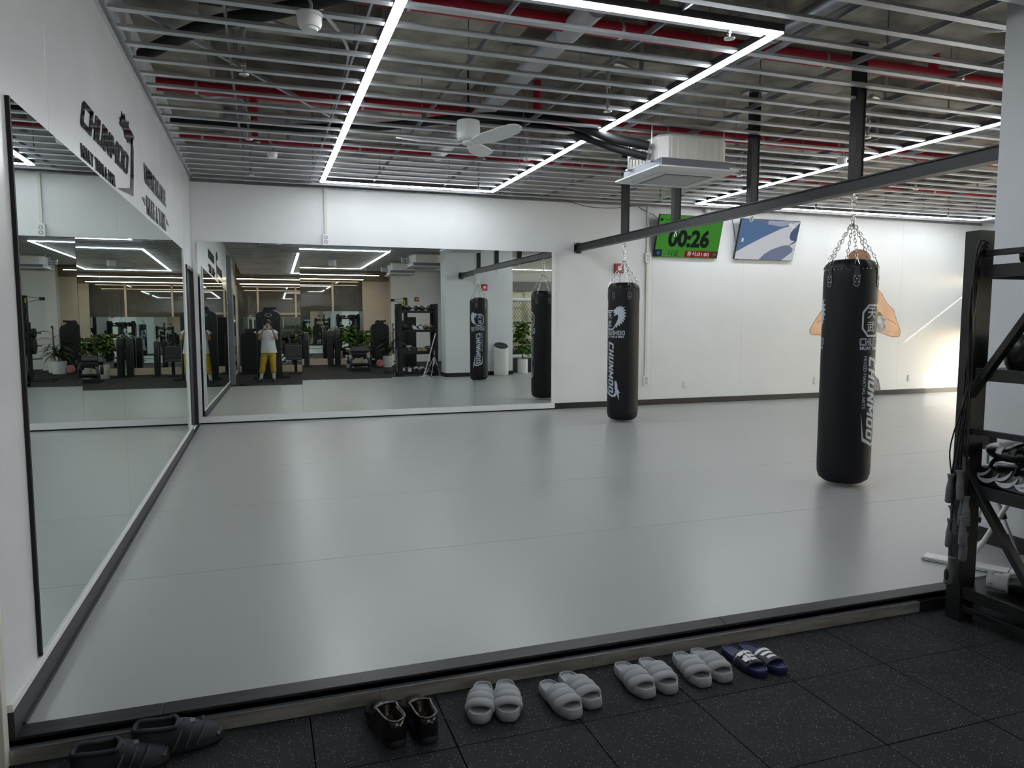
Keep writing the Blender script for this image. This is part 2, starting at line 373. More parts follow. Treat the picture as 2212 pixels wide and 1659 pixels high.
# suspended metal slats and runners
SY = [5.31+.2855*k for k in range(-35, 17)]
def slat_mesh(x0, x1):
    # an open C channel, flange down
    m = MB(); w = .054; h = .019; t = .003
    m.box(x0, x1, -w/2, w/2, 0, t).box(x0, x1, -w/2, -w/2+t, t, h).box(x0, x1, w/2-t, w/2, t, h)
    m.box(x0, x1, -w/2+t, -w/2+.014, h-t, h).box(x0, x1, w/2-.014, w/2-t, h-t, h)
    return m.mesh('ceiling_slat', M['galv'])
sm_full = slat_mesh(.055, XR); sm_half = slat_mesh(.055, 4.9); sm_pil = slat_mesh(PX1+.02, XR)
for y in SY:
    if y > D-.09: continue
    z = H+random.uniform(-.002,.002)
    if PY0-.05 < y < PY1+.05:
        inst('ceiling_slat', sm_half, CE, (0,y,z)); inst('ceiling_slat', sm_pil, CE, (0,y,z))
    else: inst('ceiling_slat', sm_full, CE, (0,y,z))
rm = MB(); rm.box(-.007,.007,-4.6,D-.05,0,.003).box(-.007,-.004,-4.6,D-.05,.003,.036).box(-.004,.007,-4.6,D-.05,.033,.036); rme = rm.mesh('ceiling_runner', M['galv_dark'])
RX = [.667, 1.45, 2.22, 3.14, 4.06, 4.75, 5.66, 6.55, 7.45, 8.35, 9.25, 10.15, 11.05, 11.95, 12.85]
for x in RX: inst('ceiling_runner', rme, CE, (x, 0, H+.0195))
rod = MB().cyl((0,0,H+.06),(0,0,3.95),.0045,n=6).cyl((0,0,H+.075),(0,0,H+.12),.010,n=6); rodm = rod.mesh('hanger_rod', M['galv_dark'], 40)
for x in RX:
    for y in (3.9, 5.0, 6.6, 7.7, 9.2):
        inst('hanger_rod', rodm, CE, (x+.0, y+random.uniform(-.2,.2), 0))
# ================================================================== CEILING SERVICES
def led_rect(x0, x1, y0, y1, label, z=H-.012, lm='led'):
    L = thing('led_frame_light', label, 'ceiling light', ((x0+x1)/2, (y0+y1)/2, z))
    a = (x1-x0)/2; b = (y1-y0)/2; w = .062
    for sx, sy, ex, ey in ((-a,-b,a,-b), (-a,b,a,b)):
        MB().box(sx-w/2, ex+w/2, sy-w/2, sy+w/2, .004, .048).build('housing', M['alu'], L)
        MB().box(sx-w/2+.004, ex+w/2-.004, sy-w/2+.004, sy+w/2-.004, -.006, .004).build('diffuser', M[lm], L)
    for sx in (-a, a):
        MB().box(sx-w/2, sx+w/2, -b+w/2, b-w/2, .004, .048).build('housing', M['alu'], L)
        MB().box(sx-w/2+.004, sx+w/2-.004, -b+w/2-.004, b-w/2+.004, -.0061, .0039).build('diffuser', M[lm], L)
    return L
led_rect(1.585, 3.815, 3.80, 9.58, 'rectangular white led frame light around the white ceiling fan over the mats')
led_rect(7.03, 12.72, 3.9, 9.56, 'wide rectangular led frame light on the window side beyond the black bag rail')
led_rect(1.585, 3.815, -3.7, 2.1, 'rectangular led frame light above the speckled rubber floor, seen in the mirrors', lm='led_dim')
led_rect(7.9, 12.2, -3.7, 2.1, 'rectangular led frame light above the chain-link cage', lm='led_dim')
for y, x1, nm in ((-2.6, 4.25, 'farther from'), (-4.8, 4.05, 'closer to')):
    L = thing('linear_light', 'long warm white linear ceiling light, the one %s the tinted glass' % nm, 'ceiling light', (0, y, 2.80))
    MB().box(.0, x1, -.03, .03, .004, .06).build('housing', M['alu'], L)
    for xx in (.4, x1-.4): MB().cyl((xx,0,.06),(xx,0,.295),.004,n=6).build('suspension_rod', M['galv'], L)
    MB().box(.01, x1-.01, -.026, .026, -.01, .004).build('diffuser', M['ledwarm'], L)

def red_pipe(y, z, r, label, stubs=()):
    t = thing('sprinkler_pipe', label, 'pipe', (0, y, z))
    MB().cyl((-.1,0,0),(XR,0,0), r, n=14).build('pipe', M['red'], t, 50)
    for k in range(9):
        x = .35+1.55*k+random.uniform(-.2,.2)
        MB().cyl((x-.012,0,0),(x+.012,0,0), r+.003, n=14).cyl((x,0,r),(x,0,3.95-z), .005, n=6).build('hanger_clip', M['galv'], t, 50)
    for x, L in stubs:
        MB().cyl((x,0,0),(x,0,L), r*.75, n=10).build('branch_pipe', M['red'], t, 50)
red_pipe(4.95, 3.45, .058, 'red wrapped sprinkler pipe crossing above the near half of the slats', ((3.62,.4),(6.35,.42)))
red_pipe(7.37, 3.45, .056, 'red wrapped sprinkler pipe crossing above the white ceiling fan', ((.80,-.20),(3.62,.4),(6.3,.4)))
red_pipe(9.31, 3.45, .052, 'red wrapped sprinkler pipe crossing next to the wall of the screens', ((.8,.3),(7.2,.3)))
SPR = [(x, y) for x in (.75, 3.52, 6.19, 8.9, 11.6) for y in (3.86, 5.49, 7.41, 9.22)]
XN = ['by the lettered wall', 'near the ceiling fan', 'just beyond the bag rail', 'inside the wide led frame', 'toward the windows']
YN = ['closest to the rubber floor', 'beside the nearer red pipe', 'beside the middle red pipe', 'by the farthest red pipe']
def sprinkler(x, y, k):
    t = thing('fire_sprinkler', 'chrome sprinkler head %s, %s' % (XN[k//4], YN[k%4]), 'sprinkler', (x, y, 3.06), 0, 'fire sprinklers in the slat ceiling')
    MB().lathe([(.004,-.03),(.033,-.028),(.034,-.024),(.006,-.022),(.006,.0),(.014,.004),(.014,.03),(.018,.032),(.018,.05),(.011,.052),(.011,.16)], 12).build('head', M['chrome'], t, 40)
    s = 1 if k % 2 else -1
    pts = [(0,0,.16),(0,0,.26),(s*.05,.03,.36),(s*.18,.10,.385),(s*.34,.16,.375),(s*.42,.22,.42),(s*.43,.24,.55),(s*.43,.24,.89)]
    MB().tube(smooth_path(pts, 4), .021, 8).build('flexible_hose', M['foil'], t, 60)
def smooth_path(P, n=4, close=False):
    P = [Vector(p) for p in P]; out = []; N = len(P)
    for i in range(N if close else N-1):
        p1 = P[i]; p2 = P[(i+1) % N]
        p0 = P[i-1] if (i > 0 or close) else p1*2-p2; p3 = P[(i+2) % N] if (i+2 < N or close) else p2*2-p1
        for k in range(n):
            t = k/n
            out.append(.5*((2*p1)+(p2-p0)*t+(2*p0-5*p1+4*p2-p3)*t*t+(3*p1-p0-3*p2+p3)*t**3))
    if not close: out.append(P[-1])
    return out
for k, (x, y) in enumerate(SPR): sprinkler(x, y, k)
t = thing('pvc_duct', 'thick grey plastic drain pipe running above the ceiling fan between the led strips', 'pipe', (2.97, 0, 3.42))
MB().cyl((0,4.55,0),(0,9.2,0), .078, n=18).build('pipe', M['pvc'], t, 50)
for y in (5.1, 6.55, 8.0): MB().cyl((0,y-.012,0),(0,y+.012,0), .083, n=18).build('hanger_clip', M['galv'], t, 50)
t = thing('conduit_pipe', 'dull grey metal pipe above the slats near the corner of the led frame', 'pipe', (4.42, 0, 3.43))
MB().cyl((0,3.0,0),(0,5.6,0), .055, n=14).build('pipe', M['galv_dark'], t, 50)
for y in (3.6, 4.6): MB().cyl((0,y-.012,0),(0,y+.012,0), .06, n=14).build('hanger_clip', M['galv'], t, 50)
tag(MB().tube(smooth_path([(.05,6.1,3.29),(.14,5.93,3.28),(.54,5.44,3.32),(.97,5.09,3.33),(1.4,4.76,3.36),(2.2,4.35,3.42)],5), .048, 10).build('insulated_hose', M['blackhose'], None, 60), 'thick black insulated hose crossing above the slats near the lettered wall', 'hose')
t = tag(MB().tube(smooth_path([(.05,7.86,3.25),(.85,7.68,3.22),(1.88,7.4,3.24),(2.6,6.97,3.27),(3.1,6.7,3.27),(3.55,6.45,3.2),(3.88,6.18,3.02),(4.20,6.02,2.93)],5), .042, 10).build('insulated_hose', M['blackhose'], None, 60), 'pair of black insulated hoses feeding the ceiling air conditioner', 'hose')
tag(MB().tube(smooth_path([(2.6,7.05,3.26),(3.1,6.8,3.24),(3.6,6.5,3.12),(3.95,6.2,2.93),(4.20,6.06,2.84)],5), .036, 10).build('insulated_hose', M['blackhose'], None, 60), 'thinner black insulated hose feeding the ceiling air conditioner from below', 'hose')
tag(MB().tube(smooth_path([(1.0,4.9,3.5),(1.25,5.2,3.42),(1.5,5.9,3.44),(1.55,6.6,3.42),(1.5,7.2,3.30)],5), .014, 8).build('flexible_conduit', M['whiteplastic'], None, 60), 'thin white flexible conduit looping above the slats by the led strip', 'conduit')
tag(MB().bar((.03,5.3,3.36),(1.6,7.9,3.42),.03,.03).build('brace_bar', M['galv'], None), 'pale diagonal brace bar above the slats beside the red pipe', 'bar')
tag(MB().tube(smooth_path([(5.9,6.4,3.45),(6.3,6.1,3.5),(6.9,6.2,3.42),(7.5,6.9,3.38),(8.4,7.3,3.4)],5), .016, 8).build('flexible_conduit', M['pvc'], None, 60), 'grey flexible conduit sagging above the slats on the window side', 'conduit')
def detector(x, y, z, r, h, label):
    t = thing('smoke_detector', label, 'smoke detector', (x, y, z))
    MB().lathe([(.001,0),(r*.62,0),(r*.7,h*.18),(r*.86,h*.22),(r,h*.5),(r,h),(.001,h)], 20).build('body', M['whiteplastic'], t, 35)
    MB().lathe([(.001,h),(r*1.08,h),(r*1.08,h*1.25),(.001,h*1.25)], 20).build('base_plate', M['whiteplastic'], t, 35)
    MB().tube(smooth_path([(0,0,h*1.2),(.01,.0,h+.08),(-.03,.02,h+.16),(.0,.05,h+.3)],4), .010, 6).build('cable_conduit', M['pvc'], t, 60)
detector(1.125, 4.4535, 2.998, .068, .075, 'round white ceiling alarm sounder hanging under the slats by the lettered wall')
detector(.97, 8.165, 3.029, .05, .05, 'small white smoke detector under the slats near the far corner')
detector(6.8, 6.452, 3.029, .05, .05, 'small white smoke detector under the slats beyond the bag rail')
# ---- ceiling fan
def fan(x, y, label, z=2.9):
    t = thing('ceiling_fan', label, 'fan', (x, y, z), 0, 'white three-blade ceiling fans')
    MB().lathe([(.001,.02),(.085,.02),(.10,.035),(.104,.12),(.10,.19),(.001,.19)], 28).build('motor_housing', M['whiteplastic'], t, 35)
    MB().lathe([(.001,-.012),(.04,-.012),(.055,0),(.055,.02),(.001,.02)], 20).build('hub', M['whiteplastic'], t, 35)
    MB().cyl((0,0,.19),(0,0,.34), .022, n=10).cyl((0,0,.34),(0,0,1.05), .010, n=10).build('downrod', M['dark'], t, 40)
    prof = [(.04,.03),(.12,.05),(.25,.072),(.42,.078),(.56,.068),(.61,.045),(.63,.02)]
    for a in (167, -63, 57):
        R = []
        for r, w in prof:
            tw = -math.radians(24-12*r); zc = .004+.03*(r/.6)**2
            R.append([(r, s*w*math.cos(tw)+q[0], zc+s*w*math.sin(tw)+q[1]) for s, q in ((-1,(0,-.004)),(1,(0,-.004)),(1,(0,.004)),(-1,(0,.004)))])
        m = MB().rings(R); m.xf(Matrix.Rotation(math.radians(a),4,'Z')); m.build('blade', M['whiteplastic'], t, 50)
fan(2.585, 6.34, 'white three-blade ceiling fan in the led frame over the mats, black hose above it')
fan(2.70, -.9, 'white three-blade ceiling fan in the led frame over the rubber floor')
# ---- cassette air conditioner
def aircon(x, y, z, label, s=.85):
    t = thing('air_conditioner', label, 'air conditioner', (x, y, z)); a = s/2
    pm = MB()
    R = [[(-a,-a,.035),(a,-a,.035),(a,a,.035),(-a,a,.035)], [(-a,-a,.022),(a,-a,.022),(a,a,.022),(-a,a,.022)], [(-a+.05,-a+.05,0),(a-.05,-a+.05,0),(a-.05,a-.05,0),(-a+.05,a-.05,0)]]
    pm.rings(R); pm.build('panel', M['whiteplastic'], t)
    g = a*.54
    MB().box(-g,g,-g,g,-.006,-.0005).build('grille', mat('grille_grey', (.25,.25,.26), .5), t)
    for k in range(26):
        xx = -g+.01+k*(2*g-.02)/25; MB().box(xx-.003, xx+.003, -g, g, -.012, -.006).build('grille_slat', M['whiteplastic'], t)
    for k in range(4):
        m = MB().box(-g*1.15, g*1.15, g*1.13, g*1.42, -.006, .004); m.xf(Matrix.Rotation(k*PI/2,4,'Z')); m.build('louver', M['whiteplastic'], t)
        m = MB().box(-g*1.2, g*1.2, g*1.09, g*1.115, -.004, .004); m.xf(Matrix.Rotation(k*PI/2,4,'Z')); m.build('louver_gap', M['dark'], t)
    b = a*.86
    MB().box(-b,b,-b,b,.035,.115).build('casing', mat('grey_sheet_metal', (.20,.21,.25), .4, .6), t, bevel=.006)
    foam = mat('white_foam', (.66,.65,.61), .8, bump=.1, bscale=60)
    def oct(r, c): return [(-r+c,-r),(r-c,-r),(r,-r+c),(r,r-c),(r-c,r),(-r+c,r),(-r,r-c),(-r,-r+c)]
    MB().rings([[(p[0],p[1],zz) for p in oct(rr,.07)] for rr,zz in ((b-.006,.115),(b-.006,.31),(b-.03,.335))]).build('foam_cover', foam, t)
    for k in range(4):
        for q in range(9):
            xx = -b+.11+q*(2*b-.22)/8; m = MB().box(xx-.005, xx+.005, -b-.001, -b+.008, .13, .30); m.xf(Matrix.Rotation(k*PI/2,4,'Z')); m.build('foam_rib', foam, t)
    for sx in (-1,1):
        for sy in (-1,1):
            MB().cyl((sx*(b+.02),sy*(b-.14),.10),(sx*(b+.02),sy*(b-.14),1.0), .006, n=6).box(sx*(b+.02)-.02,sx*(b+.02)+.02,sy*(b-.14)-.02,sy*(b-.14)+.02,.10,.115).build('hanger_rod', M['galv'], t)
    for zz, yy in ((.25,-.18),(.17,-.13)):
        MB().tube([(-b-.10,yy,zz),(-b-.06,yy,zz),(-b-.05,yy,zz),(-b+.0,yy,zz)],[.03,.043,.036,.03],12).tube([(-b-.2,yy,zz),(-b-.16,yy,zz),(-b-.11,yy,zz),(-b-.10,yy,zz)],[.036,.045,.04,.03],12).build('pipe_joint', M['foil'], t, 60)
    return t
aircon(4.63, 6.27, 2.70, 'white ceiling cassette air conditioner with foam cover beside the bag rail, over the mats')
aircon(4.75, -1.6, 2.72, 'white ceiling cassette air conditioner over the rubber floor in front of the alarm wall')
aircon(4.85, 1.35, 2.72, 'white ceiling cassette air conditioner over the rubber floor behind the equipment rack')

# ================================================================== BAG RAIL AND PUNCHING BAGS
XBM = 5.344; ZB0, ZB1 = 2.372, 2.472
rail = thing('bag_rail', 'black steel beam on four posts carrying the punching bags from the ceiling', 'beam', (XBM, 6.7, 2.372))
def loc(o, m): m.v = [(v[0]-o.location[0], v[1]-o.location[1], v[2]-o.location[2]) for v in m.v]; return m
m = MB().box(XBM-.05,XBM+.05,PY1,D-.012,ZB0,ZB0+.010).box(XBM-.05,XBM+.05,PY1,D-.012,ZB1-.010,ZB1).box(XBM-.034,XBM+.034,PY1,D-.012,ZB0+.010,ZB1-.010)
loc(rail, m).build('beam', M['blacksteel'], rail)
PY = (8.65, 7.41, 6.03, 4.73)
for y in PY:
    m = MB().box(XBM-.036,XBM+.036,y-.03,y+.03,ZB1,3.52).box(XBM-.044,XBM-.036,y-.036,y+.036,ZB1,3.52).box(XBM+.036,XBM+.044,y-.036,y+.036,ZB1,3.52); loc(rail, m).build('post', M['blacksteel'], rail)
    m = MB().box(XBM-.11,XBM+.11,y-.07,y+.07,3.508,3.52); loc(rail, m).build('post_plate', M['galv_dark'], rail)
    m = MB().cyl((XBM,y,ZB0),(XBM,y,ZB0-.028),.010,n=10)
    pts = [(XBM, y+.024*math.cos(q*PI/6), ZB0-.048+.024*math.sin(q*PI/6)) for q in range(12)]; m.tube(pts,.006,8,close=True); loc(rail, m).build('eye_bolt', M['chrome'], rail, 60)
for y0, y1 in ((D-.012, D-.001), (PY1+.001, PY1+.012)):
    m = MB().box(XBM-.062,XBM+.062,y0,y1,ZB0-.03,ZB1+.03)
    loc(rail, m).build('wall_plate', M['blacksteel'], rail)
    for sx in (-1,1):
        for zz in (ZB0-.018, ZB1+.018):
            yy = y0-.012 if y0 > 5 else y1+.012
            m = MB().cyl((XBM+sx*.05,(y0+y1)/2,zz),(XBM+sx*.05,yy,zz),.009,n=6); loc(rail, m).build('bolt', M['galv'], rail)

# ---- lettering tools
GL = {'C':[[(.12,0),(.8,0),(.8,.22),(.24,.22),(.24,.78),(.8,.78),(.8,1),(.12,1),(0,.88),(0,.12)]],
 'H':[[(0,0),(.25,0),(.25,.39),(.55,.39),(.55,0),(.8,0),(.8,1),(.55,1),(.55,.61),(.25,.61),(.25,1),(0,1)]],
 'U':[[(.12,0),(.68,0),(.8,.12),(.8,1),(.55,1),(.55,.22),(.25,.22),(.25,1),(0,1),(0,.12)]],
 'N':[[(0,0),(.25,0),(.25,.55),(.55,0),(.8,0),(.8,1),(.55,1),(.55,.45),(.25,1),(0,1)]],
 'M':[[(0,0),(.24,0),(.24,.56),(.40,.26),(.60,.26),(.76,.56),(.76,0),(1.0,0),(1.0,1),(.76,1),(.5,.55),(.24,1),(0,1)]],
 'O':[[(.12,0),(.68,0),(.8,.12),(.8,.5),(.56,.5),(.56,.22),(.24,.22),(.24,.5),(0,.5),(0,.12)],[(0,.5),(.24,.5),(.24,.78),(.56,.78),(.56,.5),(.8,.5),(.8,.88),(.68,1),(.12,1),(0,.88)]]}
def block_word(s, h, w, gap=.12, shear=0.0):
    """angular block letters as 2d polygons; h is the letter height, w the total width"""
    adv = 0; out = []
    for ch in s:
        for pg in GL[ch]: out.append([(x+adv+shear*y, y) for x, y in pg])
        adv += (1.0 if ch == 'M' else .8)+gap
    k = w/(adv-gap)
    return [[(x*k, y*h) for x, y in pg] for pg in out]
def text_polys(s, h, bold=0.0, width=None):
    c = bpy.data.curves.new('lettering', 'FONT'); c.body = s; c.size = 1.0; c.offset = bold; c.resolution_u = 3
    ob = bpy.data.objects.new('lettering', c); me = bpy.data.meshes.new_from_object(ob)
    xs = [v.co.x for v in me.vertices]; ys = [v.co.y for v in me.vertices]
    k = h/max(1e-6, max(ys)-min(ys)); kx = k if width is None else width/(max(xs)-min(xs)); x0, y0 = min(xs), min(ys)
    vs = [((v.co.x-x0)*kx, (v.co.y-y0)*k) for v in me.vertices]; fs = [tuple(p.vertices) for p in me.polygons]
    bpy.data.objects.remove(ob); bpy.data.meshes.remove(me); bpy.data.curves.remove(c)
    return [[vs[i] for i in f] for f in fs], (max(xs)-min(xs))*kx
def octagon(cx, cy, rx, ry, c=.30):
    return [(cx-rx*(1-c*1.6),cy-ry),(cx+rx*(1-c*1.6),cy-ry),(cx+rx,cy-ry*(1-c*1.6)),(cx+rx,cy+ry*(1-c*1.6)),(cx+rx*(1-c*1.6),cy+ry),(cx-rx*(1-c*1.6),cy+ry),(cx-rx,cy+ry*(1-c*1.6)),(cx-rx,cy-ry*(1-c*1.6))]
def ring_polys(outer, inner, skip=()):
    n = len(outer); return [[outer[i], outer[(i+1)%n], inner[(i+1)%n], inner[i]] for i in range(n) if i not in skip]
def crest(x, y, s, mirror=1):
    """maned beast head in profile with swept-back spikes"""
    head = [(0,.42),(.08,.56),(0,.60),(.12,.72),(.30,.80),(.28,.92),(.44,.86),(.52,1.0),(.60,.88),(.80,1.02),(.72,.84),(.98,.92),(.84,.72),(1.08,.66),(.90,.54),(1.12,.40),(.93,.34),(1.10,.14),(.92,.12),(1.02,-.10),(.86,-.06),(.92,-.30),(.76,-.22),(.78,-.46),(.62,-.36),(.58,-.60),(.44,-.46),(.34,-.74),(.24,-.62),(.12,-.80),(.18,-.52),(.32,-.30),(.44,-.02),(.46,.20),(.38,.34),(.30,.26),(.16,.22),(.06,.14),(.10,.30),(.22,.40),(.12,.44)]
    return [[(x+mirror*a*s, y+b*s) for a, b in head]]
def wrap_print(name, polys, matl, parent, fn, step=.015):
    bm = bmesh.new()
    for pg in polys:
        try: bm.faces.new([bm.verts.new((x,y,0)) for x,y in pg])
        except ValueError: pass
    bm.normal_update(); bmesh.ops.triangulate(bm, faces=bm.faces, ngon_method='EAR_CLIP')
    xs = [v.co.x for v in bm.verts]; a = math.floor(min(xs)/step)*step
    while a < max(xs):
        bmesh.ops.bisect_plane(bm, geom=bm.verts[:]+bm.edges[:]+bm.faces[:], plane_co=(a,0,0), plane_no=(1,0,0)); a += step
    for v in bm.verts: v.co = Vector(fn(v.co.x, v.co.y))
    me = bpy.data.meshes.new(name); bm.to_mesh(me); bm.free(); me.materials.append(matl)
    o = bpy.data.objects.new(name, me); COL.objects.link(o); o.parent = parent; return o

RB = .205
def chain_pts(a, b, n=9, lw=.011, ll=.021):
    a = Vector(a); b = Vector(b); m = MB(); d = (b-a).normalized(); L = (b-a).length/n
    u0 = d.orthogonal().normalized(); v0 = d.cross(u0)
    for i in range(n):
        c = a+d*L*(i+.5); u = u0 if i % 2 else v0; h = L*.5+.003-.009
        pts = [c+d*(h+.009*math.sin(t))+u*(.009*math.cos(t)) for t in (0,PI/4,PI/2,3*PI/4,PI)]+[c-d*(h+.009*math.sin(t))-u*(.009*math.cos(t)) for t in (0,PI/4,PI/2,3*PI/4,PI)]
        m.tube(pts, .0030, 5, close=True)
    return m
def punching_bag(y, a0, label, rope):
    t = thing('punching_bag', label, 'punching bag', (XBM, y, .012))
    prof = [(.001,.016),(.09,.010),(.15,.016),(.188,.045),(.202,.09),(RB,.15),(RB,1.66),(.203,1.72),(.197,1.755),(.188,1.765),(.168,1.80),(.135,1.822),(.06,1.826),(.001,1.826)]
    MB().lathe(prof, 48).build('bag_body', M['leather'], t, 50)
    # gathered collar with tiny eyelets
    R = []
    for k, (r, z) in enumerate(((.199,1.748),(.196,1.765),(.180,1.792),(.150,1.815))):
        R.append([((r+.004+.004*math.sin(q*14*2*PI/96))*math.cos(2*PI*q/96), (r+.004+.004*math.sin(q*14*2*PI/96))*math.sin(2*PI*q/96), z) for q in range(96)])
    MB().rings(R, caps=False).build('collar', M['leather'], t, 60)
    me = MB()
    for q in range(40): a = 2*PI*q/40; me.ell((.2035*math.cos(a),.2035*math.sin(a),1.742),(.0028,.0028,.0028),6,4)
    me.build('eyelet_row', M['chrome'], t)
    ns = 6; top = 2.10
    for k in range(ns):
        a = a0+2*PI*k/ns+.79
        def fn(u, v, dd, a=a):
            q = a+u/RB; return ((RB+dd)*math.cos(q), (RB+dd)*math.sin(q), v)
        st = MB(); sh = [(-.024,1.70),(-.024,1.63),(-.020,1.612),(-.010,1.603),(0,1.600),(.010,1.603),(.020,1.612),(.024,1.63),(.024,1.70)]
        st.prism(sh, fn, -.004, .003)
        st.prism([(-.020,1.69),(.020,1.69),(.018,1.76),(-.018,1.76)], lambda u,v,dd,a=a: ((RB+dd-.12*max(0,v-1.73))*math.cos(a+u/RB),(RB+dd-.12*max(0,v-1.73))*math.sin(a+u/RB),v), -.006, .005)
        s_o = st.build('strap', M['leather2'], t)
        edge = [fn(u*.90, 1.65+(v-1.65)*.94, .0038) for u, v in sh]
        MB().tube(edge, .0017, 4, close=True).build('stitching', M['stitch'], s_o)
        rv = MB()
        for u, v in ((-.011,1.682),(.011,1.682),(0,1.662),(-.011,1.640),(.011,1.640)):
            p = fn(u, v, .003); rv.ell(p, (.0056,.0056,.0056), 8, 5)
        rv.build('rivets', M['chrome'], s_o, 60)
        # v-shaped hanger wire and chain
        rr = RB-.028; b = (rr*math.cos(a), rr*math.sin(a), 1.835)
        w0 = [((RB-.006)*math.cos(a+s*.09), (RB-.006)*math.sin(a+s*.09), 1.775) for s in (-1,1)]
        MB().tube([w0[0], b, w0[1]], .0035, 6).build('hanger_wire', M['chrome'], s_o, 60)
        chain_pts(b, (.018*math.cos(a), .018*math.sin(a), top), 9).build('chain', M['chrome'], t, 60)
    MB().lathe([(.001,top-.012),(.024,top-.010),(.026,top+.006),(.016,top+.012),(.013,top+.035),(.020,top+.038),(.020,top+.058),(.008,top+.062),(.008,top+.085),(.001,top+.087)], 14).build('swivel', M['chrome'], t, 35)
    if rope:
        for s in (-1, 1): chain_pts((s*.007,0,top+.08),(s*.009,0,2.31),4).build('chain', M['chrome'], t, 60)
    else:
        MB().tube(smooth_path([(0,0,top+.08),(.018,0,top+.12),(.026,0,top+.17),(.012,0,2.318),(-.012,0,2.318),(-.02,0,top+.17),(-.010,0,top+.10)],3,close=True), .005, 8, close=True).build('carabiner', M['chrome'], t, 60)
    # printed emblem, twice round the bag
    def onbag(off): return lambda u, v: ((RB+.0012)*math.cos(off+u/RB), (RB+.0012)*math.sin(off+u/RB), v)
    for off in (a0, a0+PI):
        f = onbag(off)
        oo = octagon(.105,1.335,.105,.128); ii = octagon(.105,1.335,.091,.112)
        wrap_print('emblem_frame', ring_polys(oo, ii, skip=(2,3)), M['print'], t, f)
        for ch, zz in (('\u5929',1.352),('\u6b66',1.245)):
            pg, _ = text_polys(ch, .085, .012); wrap_print('emblem_character', [[(x+.045,y+zz) for x,y in p] for p in pg], M['print'], t, f)
        wrap_print('emblem_crest', crest(.158,1.355,.165), M['print'], t, f)
        bw = block_word('CHUNMOO', .058, .335, .10, .0)
        wrap_print('word_outline', [[(x-.012,y+1.138) for x,y in p] for p in bw], M['print'], t, f)
        wrap_print('word_fill', [[((x-.012-.006*0), y+1.138) for x,y in shrink(p, .0045)] for p in bw], M['print_dark'], t, lambda u,v,f=f,off=off: ((RB+.0022)*math.cos(off+u/RB),(RB+.0022)*math.sin(off+u/RB),v))
        pg, wd = text_polys('MUAY THAI & MMA', .028, .03, .325); wrap_print('word_line', [[(x-.008,y+1.103) for x,y in p] for p in pg], M['print'], t, f)
        # upright word reading downwards
        bw = block_word('CHUNMOO', .094, .655, .16, .30)
        wrap_print('upright_word', [[(.078+y, 1.055-x) for x,y in p] for p in bw], M['print'], t, f)
        pg, wd = text_polys('MIXED MARTIAL ARTS', .028, 0, .42); wrap_print('upright_line', [[(.028+y, 1.055-x) for x,y in p] for p in pg], M['print'], t, f)
        wrap_print('bracket', [[(.022,.605),(.036,.40),(.040,.375),(.150,.325),(.205,.33),(.225,.37),(.196,.385),(.180,.352),(.150,.352),(.066,.392),(.052,.402)]], M['print'], t, f)
        beast = [(.196,.545),(.206,.535),(.214,.545),(.222,.525),(.232,.50),(.236,.44),(.250,.415),(.272,.378),(.250,.388),(.254,.345),(.258,.285),(.240,.33),(.226,.37),(.200,.39),(.204,.42),(.194,.44),(.196,.47),(.192,.51)]
        wrap_print('upright_crest', [beast], M['print'], t, f)
    return t
def shrink(pg, d):
    n = len(pg); out = []
    area = sum(pg[i][0]*pg[(i+1)%n][1]-pg[(i+1)%n][0]*pg[i][1] for i in range(n)); s = 1 if area > 0 else -1
    for i in range(n):
        p0, p1, p2 = Vector(pg[i-1]), Vector(pg[i]), Vector(pg[(i+1)%n])
        e1 = (p1-p0).normalized(); e2 = (p2-p1).normalized(); n1 = Vector((-e1.y,e1.x))*s; n2 = Vector((-e2.y,e2.x))*s
        k = max(.35, 1+n1.dot(n2)); out.append(tuple(p1+(n1+n2)*d/k))
    return out
punching_bag(8.66, math.radians(-202), 'tall black punching bag hung by a snap hook, beside the white wall conduit', False)
punching_bag(4.735, math.radians(-106.7), 'tall black punching bag hung by twin chains in front of the painted fighter', True)
# ================================================================== MIRRORS
t = thing('wall_mirror', 'tall four-panel mirror in a white frame on the far wall', 'mirror', (0, D, 0))
px = [.058, 1.31, 2.512, 3.714, 4.904]; tilt = [(.0105,.0055),(.0040,.0015),(.0022,.001),(.0006,0)]
for k in range(4):
    a, b = px[k]+.0012, px[k+1]-.0012; tv, th = tilt[k]; z0, z1 = .102, 2.345; th_ = .005
    def yy(x, z): return -.042+tv*(z-z0)-th*(x-(a+b)/2)
    c = [(a,z0),(b,z0),(b,z1),(a,z1)]
    f = [(x, yy(x,z), z) for x, z in c]; bk = [(x, yy(x,z)+th_, z) for x, z in c]
    m = MB(); m.add(f+bk, [(0,1,2,3)], 0); m.add(f+bk, [(7,6,5,4),(0,4,5,1),(1,5,6,2),(2,6,7,3),(3,7,4,0)], 1)
    m.build('mirror_panel', [M['mirror'], M['mirror_edge']], t)
MB().box(.004,4.963,-.050,-.004,.020,.100).build('bottom_rail', M['frame'], t, bevel=.002)
MB().box(.004,4.963,-.030,-.004,.001,.019).build('gap_shade', M['dark'], t)  # near-black strip stands in for shade in the recess below the rail
MB().box(.004,.056,-.050,-.004,.101,2.09).build('side_stile', M['frame'], t, bevel=.002)
MB().box(4.907,4.963,-.050,-.004,.101,2.345).build('side_stile', M['frame'], t, bevel=.002)
MB().box(.06,4.90,-.012,-.003,.101,2.34).build('backing_board', M['frame'], t)
t = thing('wall_mirror', 'long three-panel mirror on the lettered panel wall', 'mirror', (0, 5.94, 0))
py = [3.03, 4.97, 6.91, 8.87]
